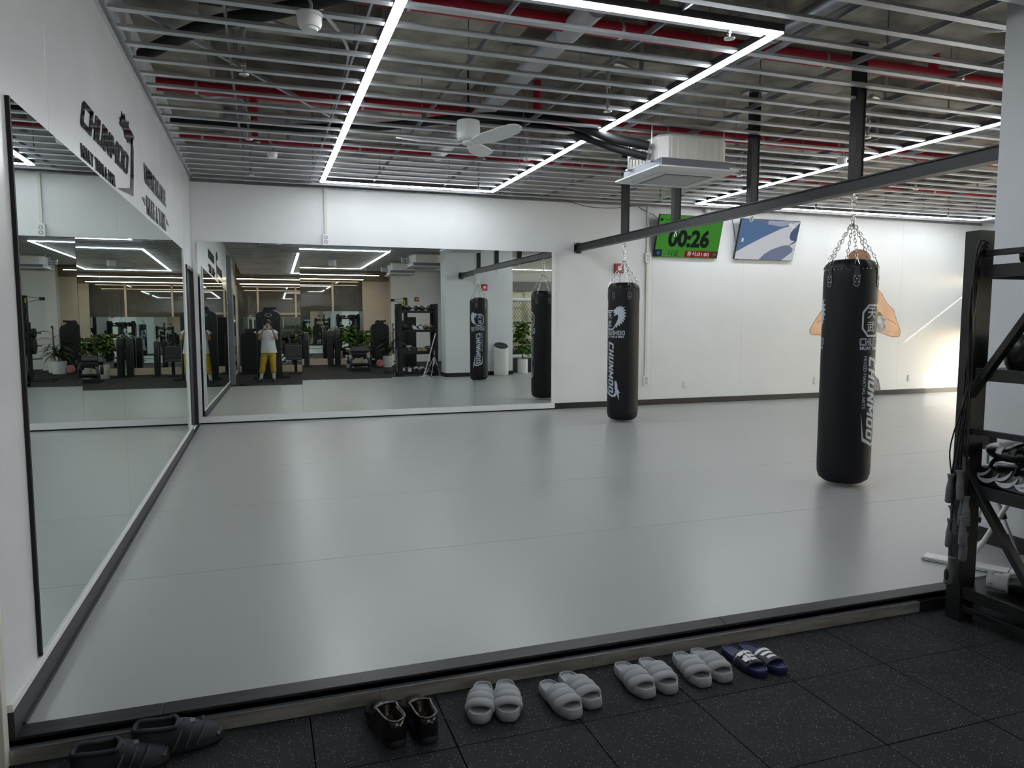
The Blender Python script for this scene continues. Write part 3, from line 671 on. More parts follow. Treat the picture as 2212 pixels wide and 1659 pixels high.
for k in range(3):
    a, b = py[k]-5.94+.0012, py[k+1]-5.94-.0012
    f = [(.010,a,.117),(.010,b,.117),(.010,b,2.13),(.010,a,2.13)]; bk = [(.002,p[1],p[2]) for p in f]
    m = MB(); m.add(f+bk, [(0,1,2,3)], 0); m.add(f+bk, [(7,6,5,4),(0,4,5,1),(1,5,6,2),(2,6,7,3),(3,7,4,0)], 1)
    m.build('mirror_panel', [M['mirror'], M['mirror_edge']], t)
MB().box(.001,.014,py[0]-5.94-.016,py[0]-5.94-.002,.117,2.13).build('edge_strip', M['dark'], t)
MB().box(.001,.022,py[3]-5.94+.002,py[3]-5.94+.05,.11,2.13).build('edge_strip', M['frame'], t)

# ================================================================== THINGS ON THE FAR WALL
def conduit(x, z0, z1, label):
    t = thing('cable_conduit', label, 'conduit', (x, D, z0))
    MB().box(-.019,.019,-.026,-.0005,0,z1-z0).build('trunking', M['cream'], t, bevel=.003); return t
def socket(x, z, label, group=None):
    t = thing('wall_socket', label, 'socket', (x, D, z), 0, group)
    MB().box(-.045,.045,-.042,-.0005,-.075,.075).build('box', M['whiteplastic'], t, bevel=.005)
    for zz in (-.03,.03):
        MB().cyl((0,-.0425,zz),(0,-.036,zz),.024,n=20).build('outlet', mat('socket_grey', (.22,.22,.23), .5), t, 40)
        MB().cyl((0,-.045,zz),(0,-.04,zz),.014,n=16).build('outlet_pin_plate', M['whiteplastic'], t, 40)
conduit(1.66, 2.49, H-.005, 'short cream conduit from the ceiling to the socket above the mirror')
socket(1.657, 2.415, 'white double wall socket just above the framed mirror')
conduit(6.52, .466, 2.232, 'long cream conduit between the two sockets beside the green screen')
conduit(6.52, 2.384, H-.005, 'cream conduit from the ceiling to the socket beside the green screen')
socket(6.52, 2.308, 'white double wall socket at the lower corner of the green screen')
socket(6.52, .391, 'white double wall socket near the floor under the long conduit')
for x, z, lb in ((7.25,.31,'blank white outlet cover on the wall below the screens'),(9.84,.30,'blank white outlet cover on the wall at the painted fighter\'s elbow side'),(11.95,.285,'blank white outlet cover between the painted fighter and the sunlit patch')):
    t = thing('outlet_cover', lb, 'outlet', (x, D, z)); MB().box(-.038,.038,-.012,-.0005,-.062,.062).build('plate', M['whiteplastic'], t, bevel=.004); MB().box(-.026,.026,-.016,-.012,-.045,.045).build('flap', M['whiteplastic'], t, bevel=.002)
def alarm(loc_, rz, label):
    t = thing('fire_alarm', label, 'alarm', loc_, rz)
    MB().box(-.075,.075,-.035,-.0005,-.075,.075).build('case', M['red_sign'], t, bevel=.008)
    MB().lathe([(.001,.036),(.030,.036),(.036,.040),(.022,.050),(.001,.052)],16).xf(Matrix.Rotation(PI/2,4,'X')).build('button', M['whiteplastic'], t, 40)
alarm((6.03, D, 2.134), 0, 'square red fire alarm on the wall behind the snap-hook bag')
alarm((5.93, PY1, 2.13), PI, 'square red fire alarm on the pillar face above the air purifier')
alarm((5.99, YB+.12, 2.12), PI, 'square red fire alarm on the white wall behind the machines')

def tv(x, label):
    t = thing('wall_screen', label, 'tv', (x, D-.045, 2.325)); t.rotation_euler = (.275,0,0)
    MB().box(-.575,.575,0,.038,0,.652).build('casing', M['dark'], t, bevel=.004)
    MB().box(-.2,.2,.038,.09,.12,.45).build('wall_bracket', M['blacksteel'], t)
    MB().box(-.55,-.50,-.0025,.02,-.006,.0).build('sensor', M['dark'], t)
    return t
def flat(t, name, polys, m, d=.0):
    mb = MB(); W, Hh = 1.138, .640
    for k, pg in enumerate(polys): mb.add([(-W/2+u*W, -.0012-d, .006+v*Hh) for u, v in pg], [tuple(range(len(pg)))])
    return mb.build(name, m, t)
def rect(u0,u1,v0,v1): return [(u0,v0),(u1,v0),(u1,v1),(u0,v1)]
SC = .75
def scr(n, c, k=1.0): return emis('screen_'+n, c, SC*k)
def ftext(t, s, u, v, w, h, m, bold=0.0, d=.0006):
    pg, _ = text_polys(s, h, bold, w); return flat(t, 'screen_text', [[(x+u, y+v) for x, y in p] for p in pg], m, d)
g_dk = scr('ink', (.010,.016,.014)); g_white = scr('white', (.62,.62,.62)); g_red = scr('red', (.16,.012,.016)); g_navy = scr('navy', (.012,.02,.035)); g_blue = scr('blue', (.06,.17,.32)); g_gold = scr('gold', (.20,.16,.05)); g_brown = scr('brown', (.035,.03,.02))
t1 = tv(7.185, 'green timer screen reading 00:26 tilted out from the wall')
flat(t1, 'display', [rect(0,1,0,1)], scr('green', (.045,.19,.026)))
ftext(t1, '00:26', .175, .24, .655, .44, g_dk, .045)
flat(t1, 'screen_band', [rect(.47,.905,.01,.165)], g_red, .0003); flat(t1, 'screen_band', [rect(0,.11,.01,.175)], g_navy, .0003); flat(t1, 'screen_band', [rect(.905,1,.01,.165)], g_brown, .0003)
ftext(t1, '90', .03,.045,.055,.085, g_blue); ftext(t1, '99', .925,.04,.055,.085, g_gold)
ftext(t1, '\ub2e4\uc74c', .21,.025,.16,.14, g_dk); ftext(t1, '\ud734\uc2dd:01:00', .51,.03,.35,.12, g_white)
ftext(t1, '\ud0c0\ubc14\ud0c0 \uc778\ud130\ubc8c', .085,.86,.21,.055, g_dk); ftext(t1, '\uc6b4\ub3d9', .415,.83,.20,.13, g_dk, .02)
flat(t1, 'screen_icon', [[(.035+.022*math.cos(q*PI/8), .89+.04*math.sin(q*PI/8)) for q in range(16)]], g_dk, .0004)
t2 = tv(8.66, 'blue and white picture screen tilted out from the wall beside the timer')
flat(t2, 'display', [rect(0,1,0,1)], scr('pale', (.50,.52,.55)))
flat(t2, 'picture_shape', [[(0,1),(0,.18),(.18,.36),(.42,.58),(.66,.78),(.80,.88),(.62,.90),(.36,.93),(.2,1)]], scr('b1', (.085,.15,.27)), .0003)
flat(t2, 'picture_shape', [[(.2,1),(.36,.93),(.5,.86),(.66,.80),(.80,.86),(.86,.95),(1,1)]], scr('b2', (.11,.15,.24)), .0004)
flat(t2, 'picture_shape', [[(.45,.90),(.7,.86),(.84,.92),(.97,1),(.45,1)]], scr('b3', (.30,.33,.42)), .0005)
flat(t2, 'picture_shape', [[(.80,.90),(.84,.96),(.96,.86),(.93,.80)]], scr('b4', (.6,.6,.64)), .0006)
flat(t2, 'picture_shape', [[(1,.98),(.93,.86),(.87,.72),(.865,.60),(.90,.52),(1,.50)],[(.86,.36),(.90,.42),(1,.56),(1,.50),(.95,.44)]], scr('b5', (.08,.10,.17)), .0006)
flat(t2, 'picture_shape', [[(.41,0),(.48,.14),(.60,.27),(.74,.36),(.84,.40),(.90,.38),(.97,.30),(.96,.22),(.80,0)]], scr('b6', (.15,.18,.26)), .0006)
flat(t2, 'picture_shape', [rect(.06,.09,.44,.53)], g_white, .0008)
for x0, y0, z0, x1, z1, lb in ((6.35,D-.02,H-.01,6.75,2.86,'thin black cable drooping from the ceiling to the green screen'),(8.02,D-.02,H-.03,8.12,2.6,'thin black cable hanging behind the picture screen')):
    tag(MB().tube(smooth_path([(x0,y0,z0),(x0+.2*(x1-x0),y0,z0-.1*(z0-z1)-.02),(x0+.7*(x1-x0),y0,z0-.55*(z0-z1)),(x1,y0,z1)],5),.005,6).build('cable', M['dark'], None, 60), lb, 'cable')
tag(MB().tube(smooth_path([(5.1,D-.04,H+.02),(5.5,D-.03,H-.05),(5.9,D-.03,H-.055),(6.3,D-.04,H+.0)],6),.004,6).build('cable', M['dark'], None, 60), 'thin black cable sagging along the top of the wall near the bag rail', 'cable')
t = thing('security_camera', 'small white dome camera at the ceiling above the picture screen', 'camera', (7.55, D-.06, H-.02))
MB().lathe([(.001,-.045),(.03,-.04),(.042,-.02),(.042,.02),(.001,.022)],18).build('body', M['whiteplastic'], t, 40); MB().ell((0,-.015,-.032),(.018,.018,.018),10,6).build('lens', M['dark'], t, 60)

# ---- painted fighter on the wall
t = thing('wall_mural', 'painted fighter with wrapped wrists on the white wall behind the twin-chain bag', 'mural', (10.69, D, 0))
skin = mat('mural_skin', (.72,.45,.29), .7, var=.10, vscale=5); hair = mat('mural_hair', (.16,.07,.035), .7, var=.5, vscale=30, aniso=(4,1,.6))
def paint(name, pg, m, d): MB().prism(pg, lambda x,z,q: (x-10.69, -q, z), .0004, d).build(name, m, t)
paint('painted_torso', [(10.15,1.15),(11.22,1.15),(11.26,1.80),(11.0,2.0),(10.4,2.0),(10.12,1.80)], skin, .0012)
paint('painted_face', [(10.69+.2*math.cos(q*PI/10), 2.22+.30*math.sin(q*PI/10)) for q in range(20)], skin, .0014)
paint('painted_hair', [(10.69+.26*math.cos(q*PI/10), 2.40+.17*math.sin(q*PI/10)) for q in range(20)], hair, .0020)
paint('painted_arm', [(11.17,1.80),(11.23,1.79),(11.36,1.63),(11.51,1.53),(11.60,1.32),(11.69,1.15),(11.68,1.06),(11.65,1.04),(11.51,1.04),(11.30,1.10),(11.1,1.13)], skin, .0024)
paint('painted_arm', [(10.2,1.70),(9.94,1.53),(9.80,1.35),(9.685,1.18),(9.685,1.13),(9.73,1.095),(9.94,1.085),(10.2,1.10)], skin, .0024)
line_m = mat('mural_outline', (.22,.09,.05), .7)
for pts in ([(11.23,1.79),(11.36,1.63),(11.51,1.53),(11.60,1.32),(11.69,1.15),(11.68,1.06),(11.65,1.04),(11.51,1.04),(11.30,1.10)], [(9.94,1.53),(9.80,1.35),(9.685,1.18),(9.685,1.13),(9.73,1.095),(9.94,1.085)], [(11.36,1.36),(11.46,1.33),(11.58,1.27)], [(9.83,1.30),(9.92,1.34),(10.0,1.35)]):
    MB().tube([(x-10.69,-.0022,z) for x,z in pts], .004, 4).build('painted_line', line_m, t)
paint('painted_wrap', [(11.14,1.42),(11.24,1.41),(11.33,1.37),(11.36,1.30),(11.34,1.20),(11.27,1.12),(11.14,1.14)], mat('mural_wrap', (.66,.66,.68), .7, col2=(.22,.22,.25), vscale=9), .0030)
paint('painted_band', [(11.14,1.50),(11.22,1.47),(11.27,1.41),(11.14,1.42)], mat('mural_band', (.20,.17,.03), .7), .0032)
paint('painted_robe', [(10.3,.092),(10.35,.6),(11.05,.45),(11.13,.38),(11.25,.27),(11.30,.092)], mat('mural_robe', (.30,.30,.32), .8, col2=(.08,.08,.09), vscale=10, aniso=(4,1,.7)), .0016)

# ================================================================== LETTERING ON THE LEFT WALL
onwall = lambda u, v, d: (d, u, v)
t = thing('wall_sign', 'black acrylic gym name with maned beast head on the panel wall', 'sign', (0, 4.14, 2.15))
def L_(pg, dy=4.14, dz=2.15): return [(x-dy, y-dz) for x, y in pg]
for w_i, ch in enumerate('CHUNMOO'):
    adv = .0; k = 1.32/(7*.8+.2+6*.05)
    adv = sum((1.0 if c == 'M' else .8)+.05 for c in 'CHUNMOO'[:w_i])
    m = MB()
    for pg in GL[ch]: m.prism(L_([((x+adv)*k+4.155+.085*y, 2.308+.146*y) for x, y in pg]), onwall, .0005, .006)
    m.build('letter', M['acrylic'], t)
def small_word(t, s, y0, y1, z0, z1, dy, dz, bold=.03, depth=.005):
    ws = []; 
    for ch in s:
        if ch == ' ': ws.append((None, .34)); continue
        pg, w_ = text_polys(ch, 1.0, bold); ws.append((pg, w_))
    tot = sum(w_ for _, w_ in ws)+.12*(len(ws)-1); k = (y1-y0)/tot; x = 0
    for pg, w_ in ws:
        if pg:
            m = MB()
            for p in pg: m.prism([((a+x)*k+y0-dy, b*(z1-z0)+z0-dz) for a, b in p], onwall, .0005, depth)
            m.build('letter', M['acrylic'], t)
        x += w_+.12
small_word(t, 'MUAY THAI & MMA', 4.15, 5.03, 2.153, 2.222, 4.14, 2.15)
MB().prism(L_([(5.70,2.60),(5.755,2.60),(5.775,2.53),(5.68,2.205),(5.075,2.158),(5.585,2.243),(5.70,2.545),(5.665,2.565)]), onwall, .0005, .006).build('bracket', M['acrylic'], t)
hd = [(5.26,2.60),(5.31,2.615),(5.285,2.632),(5.35,2.655),(5.36,2.69),(5.41,2.665),(5.46,2.70),(5.49,2.67),(5.56,2.675),(5.64,2.70),(5.60,2.655),(5.72,2.645),(5.86,2.635),(5.78,2.625),(5.83,2.612),(5.75,2.605),(5.755,2.59),(5.70,2.55),(5.62,2.545),(5.55,2.532),(5.50,2.548),(5.45,2.54),(5.42,2.575),(5.36,2.59),(5.30,2.582)]
MB().prism(L_(hd), onwall, .0005, .006).build('beast_head', M['acrylic'], t)
t = thing('wall_sign', 'black acrylic two-line motto between small triangles on the panel wall', 'sign', (0, 6.08, 2.15))
small_word(t, 'UNBREAKABLE', 6.265, 7.56, 2.395, 2.545, 6.08, 2.15, .04)
small_word(t, 'MAKE A TANK', 6.315, 7.50, 2.167, 2.311, 6.08, 2.15, .04)
for pg in ([(6.085,2.262),(6.24,2.275),(6.24,2.222)], [(7.57,2.29),(7.57,2.245),(7.735,2.242)]):
    MB().prism(L_(pg, 6.08, 2.15), onwall, .0005, .005).build('triangle', M['acrylic'], t)
# ================================================================== FOOTWEAR ON THE RUBBER FLOOR
M['slip'] = mat('grey_foam', (.27,.28,.30), .62, bump=.05, bscale=80)
M['navy'] = mat('navy_foam', (.012,.018,.075), .55, bump=.08, bscale=120)
M['navy_dk'] = mat('dark_navy_strap', (.006,.008,.024), .5)
M['stripe'] = mat('white_stripe', (.66,.68,.70), .5)
M['shoe_black'] = mat('black_polished_leather', (.010,.009,.009), .16, spec=.7)
M['shoe_in'] = mat('brown_lining', (.030,.012,.008), .7)
M['snk_dark'] = mat('dark_navy_mesh', (.010,.014,.024), .75, bump=.2, bscale=200)
M['snk_grey'] = mat('charcoal_overlay', (.040,.044,.05), .5)
M['sole'] = mat('black_sole', (.012,.012,.013), .6)
def outline(L, W, n=28, toe=.55, heel=.42, waist=.82):
    """foot-shaped outline, heel at x=0, toe at x=L"""
    pts = []
    for i in range(n):
        a = 2*PI*i/n; c = -math.cos(a); x = L*(.5+.5*c); s = math.sin(a); t = x/L
        wv = (.86-.10*math.exp(-((t-.42)/.16)**2)+.14*math.exp(-((t-.72)/.22)**2))
        y = math.copysign(abs(s)**.52, s)*W/2*wv
        pts.append((x, y))
    return pts
def scaled(pts, k, L): return [(L/2+(x-L/2)*(1-(1-k)*.45), y*k) for x, y in pts]
def puffy_slide(L=.25, W=.106):
    parts = []
    ol = outline(L, W)
    m = MB(); R = []
    for k, z in ((.86,0),(.97,.005),(1.02,.017),(1.0,.032),(.93,.040),(.86,.040),(.80,.032),(.4,.030)): R.append([(x,y,z) for x,y in scaled(ol,k,L)])
    m.rings(R); parts.append(('sole', m.mesh('sole', M['slip'], 60)))
    for k, (xc, wd, ht, rr) in enumerate(((.116,.086,.070,.026),(.150,.092,.070,.025),(.182,.094,.063,.024))):
        pts = []; rad = []
        for i in range(13):
            a = PI*i/12; pts.append((xc+.010*math.sin(a)-.004, wd/2*math.cos(a)*.98, .020+(ht-.026)*math.sin(a)**.75)); rad.append(rr)
        mm = MB(); P_ = [Vector(p) for p in pts]; RR = []
        for i, p in enumerate(P_):
            d = (P_[min(i+1,12)]-P_[max(i-1,0)]).normalized(); u = Vector((1,0,0)); u = (u-d*u.dot(d)).normalized(); v = d.cross(u)
            e = .75 if i in (0,12) else 1
            RR.append([p+u*math.cos(2*PI*q/12)*rad[i]*1.0*e+v*math.sin(2*PI*q/12)*rad[i]*.52*e for q in range(12)])
        mm.rings(RR); parts.append(('strap_roll', mm.mesh('strap_roll', M['slip'], 70)))
    return parts
def place_parts(name, label, cat, parts, loc_, rz, group=None, mirror=False):
    t = thing(name, label, cat, loc_, rz, group)
    for n_, me in parts: inst(n_, me, t, scl=(1,-1,1) if mirror else (1,1,1))
    return t
ps = puffy_slide()
SL = [((1.592,2.601),(1.513,2.387),'grey puffy slide standing next to the black dress shoes'),((1.676,2.586),(1.617,2.364),'grey puffy slide beside the one at the dress shoes, its mate'),
      ((1.824,2.531),(1.851,2.320),'grey puffy slide half covering its mate, second pair from the dress shoes'),((1.923,2.571),(1.949,2.354),'grey puffy slide half hidden by its mate, second pair from the dress shoes'),
      ((2.172,2.574),(2.176,2.361),'grey puffy slide of the third pair from the dress shoes, shoe-side one'),((2.285,2.574),(2.274,2.349),'grey puffy slide of the third pair from the dress shoes, navy-side one'),
      ((2.448,2.575),(2.426,2.357),'grey puffy slide of the pair next to the navy slides, outer one'),((2.538,2.581),(2.529,2.360),'grey puffy slide right beside the navy striped slides')]
for k, (h_, t_, lb) in enumerate(SL):
    a = math.atan2(t_[1]-h_[1], t_[0]-h_[0]); place_parts('puffy_slide', lb, 'slipper', ps, (h_[0]-.012*math.cos(a), h_[1]-.012*math.sin(a), LF), a, 'grey puffy slides along the platform', k % 2 == 1)
def sport_slide(L=.255, W=.098):
    ol = outline(L, W); parts = []
    parts.append(('sole', MB().rings([[(x,y,z) for x,y in scaled(ol,k,L)] for k, z in ((.93,0),(1.0,.004),(1.0,.026),(.97,.031),(.90,.031),(.86,.026),(.4,.025))]).mesh('sole', M['navy'], 50)))
    def strap(x0, x1, dz, rr):
        R = []
        for i in range(13):
            a = PI*i/12
            c = (W/2+rr)*math.cos(a)*1.0; z = .010+(.050+rr)*math.sin(a)**.7
            ci = (W/2+rr-.005)*math.cos(a); zi = .008+(.045+rr)*math.sin(a)**.7
            R.append([(x0,c,z),(x1,c*.97,z-dz*math.sin(a)),(x1,ci*.97,zi-dz*math.sin(a)),(x0,ci,zi)])
        return MB().rings(R)
    parts.append(('strap', strap(.115,.205,.012,.0).mesh('strap', M['navy_dk'], 50)))
    for x0 in (.126,.151,.176): parts.append(('stripe', strap(x0,x0+.013,.002-.012*0,.0012-.011*(x0-.115)/.09).mesh('stripe', M['stripe'], 50)))
    return parts
ss = sport_slide()
a = place_parts('striped_slide', 'navy slide with white stripes and block emblem next to the grey pairs', 'slipper', ss, (2.689,2.590,LF), math.radians(-89), 'navy slides by the platform')
place_parts('striped_slide', 'navy slide with plain white stripes at the end of the row', 'slipper', ss, (2.771,2.585,LF), math.radians(-86), 'navy slides by the platform', True)
m = MB().add([(.128,-.006,.0625),(.20,-.006,.054),(.20,-.012,.0535),(.128,-.012,.062)],[(0,1,2,3)])
m.add([(.130,-.018,.0622),(.150,-.018,.0605),(.150,-.040,.050),(.130,-.040,.052)],[(0,1,2,3)]).add([(.165,-.018,.059),(.192,-.018,.056),(.192,-.040,.046),(.165,-.040,.048)],[(0,1,2,3)]); m.build('block_emblem', M['stripe'], a)
def shoe_parts(L, W, kind):
    ts = [0,.03,.10,.20,.32,.44,.52,.58,.68,.80,.90,.97,1.0]
    wv = [.30,.58,.72,.78,.77,.80,.86,.92,1.0,.95,.78,.5,.18]
    hs = [.074,.086,.090,.087,.082,.080,.082,.079,.066,.055,.047,.037,.022] if kind == 'dress' else [.080,.094,.100,.096,.090,.088,.092,.090,.078,.064,.056,.045,.026]
    up = MB(); R = []; z0 = .016
    def ip(t, ys):
        k = max(0, min(len(ts)-2, sum(1 for q in ts if q <= t)-1)); f = (t-ts[k])/(ts[k+1]-ts[k]); f = f*f*(3-2*f)*.5+f*.5; return ys[k]+(ys[k+1]-ys[k])*f
    def sstep(a, b, x): x = max(0, min(1, (x-a)/(b-a))); return x*x*(3-2*x)
    NT = 34; tt = [.5-.5*math.cos(PI*k/(NT-1)) for k in range(NT)]
    for t in tt:
        w = W/2*ip(t, wv); h_ = ip(t, hs)*1.06; x = L*t; o = sstep(.02,.07,t)*(1-sstep(.44,.54,t)); e = w*.86
        cl = [(-w,z0),(-w*1.04,.3*h_+z0*.7),(-w*.95,.66*h_),(-.74*w,.88*h_),(-.5*w,.96*h_),(-.2*w,h_),(.2*w,h_),(.5*w,.96*h_),(.74*w,.88*h_),(w*.95,.66*h_),(w*1.04,.3*h_+z0*.7),(w,z0)]
        op = [(-w,z0),(-w*1.04,.3*h_+z0*.7),(-w*1.0,.7*h_),(-e,h_),(-e*.86,h_-.003),(-e*.78,.34*h_),(e*.78,.34*h_),(e*.86,h_-.003),(e,h_),(w*1.0,.7*h_),(w*1.04,.3*h_+z0*.7),(w,z0)]
        R.append([(x, a_[0]+(b_[0]-a_[0])*o, a_[1]+(b_[1]-a_[1])*o) for a_, b_ in zip(cl, op)])
    up.rings(R)
    for si in range(NT-1):
        if tt[si] > .045 and tt[si+1] < .50:
            for k in (4,5,6): up.m[si*12+k] = 1
    um = M['shoe_black'] if kind == 'dress' else M['snk_dark']
    parts = [('upper', up.mesh('upper', [um, M['shoe_in'] if kind == 'dress' else M['sole']], 40))]
    ol = outline(L*1.03, W*1.06)
    so = MB().rings([[(x-L*.015,y,z) for x,y in scaled(ol,k,L)] for k, z in (((.97,0),(1.0,.004),(1.0,.020),(.97,.026)) if kind == 'dress' else ((.9,0),(1.0,.006),(1.03,.018),(.99,.03)))])
    parts.append(('sole', so.mesh('sole', M['sole'], 40)))
    cr_ = []
    for k in range(13): t = .055+(.47-.055)*k/12; cr_.append((L*t, W/2*ip(t,wv)*.86*sstep(.0,.07,t), ip(t,hs)*1.06+.001))
    rim = [(x,-y,z) for x,y,z in cr_]+[(L*.515,0,ip(.515,hs)*1.06)]+[(x,y,z) for x,y,z in reversed(cr_)]+[(L*.022,0,ip(.022,hs)*1.06+.002)]
    parts.append(('collar', MB().tube(smooth_path(rim,2,close=True), .0045 if kind == 'dress' else .008, 7, close=True).mesh('collar', um, 60)))
    li = MB(); li.prism([(L*.10,-W*.23),(L*.47,-W*.25),(L*.49,0),(L*.47,W*.25),(L*.10,W*.23),(L*.06,0)], lambda x,y,d: (x,y,d), .030, .034)
    parts.append(('insole', li.mesh('insole', M['shoe_in'] if kind == 'dress' else M['sole'])))
    la = MB()
    for k in range(4):
        x = L*(.54+.055*k); zz = hs[6]+.004-.011*k; la.tube([(x-.006,-W*.22,zz-.010),(x,0,zz+.003),(x+.004,W*.22,zz-.010)], .0022 if kind == 'dress' else .003, 6)
    if kind == 'dress': la.tube(smooth_path([(L*.55,.01,hs[6]),(L*.52,W*.35,.07),(L*.5,W*.55,.04),(L*.46,W*.75,.016),(L*.38,W*1.05,.003)],4),.0018,5)
    parts.append(('laces', la.mesh('laces', M['sole'] if kind == 'dress' else M['snk_grey'], 60)))
    if kind == 'dress':
        cp = MB(); R = []
        for i in range(13):
            t = .80; a = PI*i/12; R.append((L*t+.004*math.sin(a), -W/2*.96*math.cos(a), .018+.037*math.sin(a)**.8))
        cp.tube(R,.0014,5); parts.append(('cap_seam', cp.mesh('cap_seam', M['sole'], 60)))
    else:
        for s in (-1,1):
            for x0, x1 in ((.54,.42),(.66,.56),(.80,.68)):
                ov = MB(); ov.tube([(L*x1, s*W*.50, .026),(L*(x0+x1)/2, s*W*.47, .055),(L*x0, s*W*.24, .083-.03*(x0-.5))], .0045, 6, sx=1.8); parts.append(('overlay', ov.mesh('overlay', M['snk_grey'], 60)))
        parts.append(('toe_bumper', MB().tube([(L*.93,-W*.36,.03),(L*.99,0,.034),(L*.93,W*.36,.03)], .008, 8).mesh('toe_bumper', M['snk_grey'], 60))); parts.append(('heel_tab', MB().tube([(L*.02,-W*.2,.06),(-L*.005,0,.066),(L*.02,W*.2,.06)], .006, 6).mesh('heel_tab', M['snk_grey'], 60)))
        tb = MB().box(L*.60,L*.70,-W*.12,W*.12,.084,.087); parts.append(('tongue_label', tb.mesh('tongue_label', mat('grey_label', (.14,.14,.15), .7))))
    return parts
dp = shoe_parts(.285, .105, 'dress'); sp_ = shoe_parts(.275, .105, 'sneaker')
for (toe, heel, lb, mi) in (((1.173,2.618),(1.214,2.335),'polished black dress shoe on the sneaker side of its pair',False),((1.307,2.604),(1.318,2.322),'polished black dress shoe on the grey slide side of its pair',True)):
    place_parts('dress_shoe', lb, 'shoe', dp, (heel[0], heel[1], LF), math.atan2(toe[1]-heel[1], toe[0]-heel[0]), 'black dress shoes', mi)
place_parts('running_shoe', 'dark navy running shoe lying closer to the dress shoes', 'shoe', sp_, (.375,2.555,LF), math.radians(10), 'dark running shoes', False)
place_parts('running_shoe', 'dark navy running shoe closer to the panel wall, behind its mate', 'shoe', sp_, (.215,2.47,LF), math.radians(12), 'dark running shoes', True)

# ================================================================== EQUIPMENT RACK
RKX0, RKX1, RKY0, RKY1 = 3.935, 4.915, 2.07, 2.565
rk = thing('equipment_rack', 'black steel shelf rack of boxing gear standing at the platform edge by the pillar', 'shelf', (RKX0, RKY0, LF))
def rb(m): m.v = [(v[0]-RKX0, v[1]-RKY0, v[2]-LF) for v in m.v]; return m
def upright(x, y, sx):
    w = .075; m = MB(); x1 = x+sx*.09; a, b = min(x,x1), max(x,x1)
    m.box(a,b,y-w/2,y-w/2+.005,LF,1.765).box(a,b,y+w/2-.005,y+w/2,LF,1.765)
    xx = a if sx > 0 else b-.005; m.box(xx,xx+.005,y-w/2+.005,y+w/2-.005,LF,1.765)
    xe = b-.005 if sx > 0 else a; m.box(xe,xe+.005,y-w/2+.005,y-w/2+.02,LF,1.765).box(xe,xe+.005,y+w/2-.02,y+w/2-.005,LF,1.765)
    return rb(m).build('upright', M['rack'], rk)
for x, s in ((RKX0,1),(RKX1,-1)):
    for y in (RKY1-.035, RKY0+.035): upright(x, y, s)
SHZ = [.06, .558, 1.105, 1.577]
for k, z in enumerate(SHZ):
    y0, y1 = RKY0+.02, RKY1-.02
    m = MB().box(RKX0+.02,RKX1-.02,y0,y1,z+.012,z+.022); rb(m).build('shelf_board', M['rack'], rk)
    for yy in (y0, y1-.03): m = MB().box(RKX0+.012,RKX1-.012,yy,yy+.03,z-.03,z+.012); rb(m).build('shelf_beam', M['rack'], rk, bevel=.002)
    for xx in (RKX0+.008, RKX1-.038): m = MB().box(xx,xx+.03,y0+.03,y1-.03,z-.028,z+.028); rb(m).build('side_beam', M['rack'], rk, bevel=.002)
for z in (1.645, .823, -.03):
    for xx in (RKX0+.010, RKX1-.035): m = MB().box(xx,xx+.025,RKY0+.05,RKY1-.05,z,z+.027); rb(m).build('guard_rail', M['rack'], rk, bevel=.002)
for xx in (RKX0-.004, RKX1-.02):
    for (y_a,z_a,y_b,z_b) in ((2.53,.965,2.10,1.60),(2.545,.70,2.10,.10)):
        m = MB().bar((xx+.012,y_a,z_a),(xx+.012,y_b,z_b),.03,.042,up=(1,0,0)); rb(m).build('diagonal_brace', M['rack'], rk, bevel=.002)

# ---- skipping ropes on the rack upright
M['grip'] = mat('grey_rope_handle', (.12,.125,.135), .6); M['rope'] = mat('black_pvc_rope', (.006,.006,.007), .4)
hm = MB().lathe([(.001,.0),(.0135,.0),(.0165,.006),(.0165,.07),(.0145,.085),(.0120,.105),(.0120,.115),(.0165,.134),(.0165,.138),(.009,.139),(.001,.139)],14)
for q in range(12): hm.lathe([(.0160,.010+q*.005),(.0178,.0115+q*.005),(.0160,.013+q*.005)],14,caps=False)
hme = hm.mesh('handle', M['grip'], 40)
HB = [(2.520,.579,0),(2.516,.392,3),(2.478,.402,-4),(2.540,.341,-13),(2.568,.275,2),(2.489,.305,0),(2.566,.095,8),(2.499,.228,3),(2.576,.49,3),(2.505,.52,-5)]
tops = [1.68,1.66,1.67,1.65,1.69]
labs = ['skipping rope whose grey handle hangs highest on the rack upright','skipping rope with its grey handle bent outward over another handle','skipping rope with grey handles hanging midway on the rack upright','skipping rope whose handle with a black oval grip hangs lowest','skipping rope with handles hanging behind the others on the rack upright']
pairs = [(0,7),(3,4),(1,2),(6,5),(8,9)]
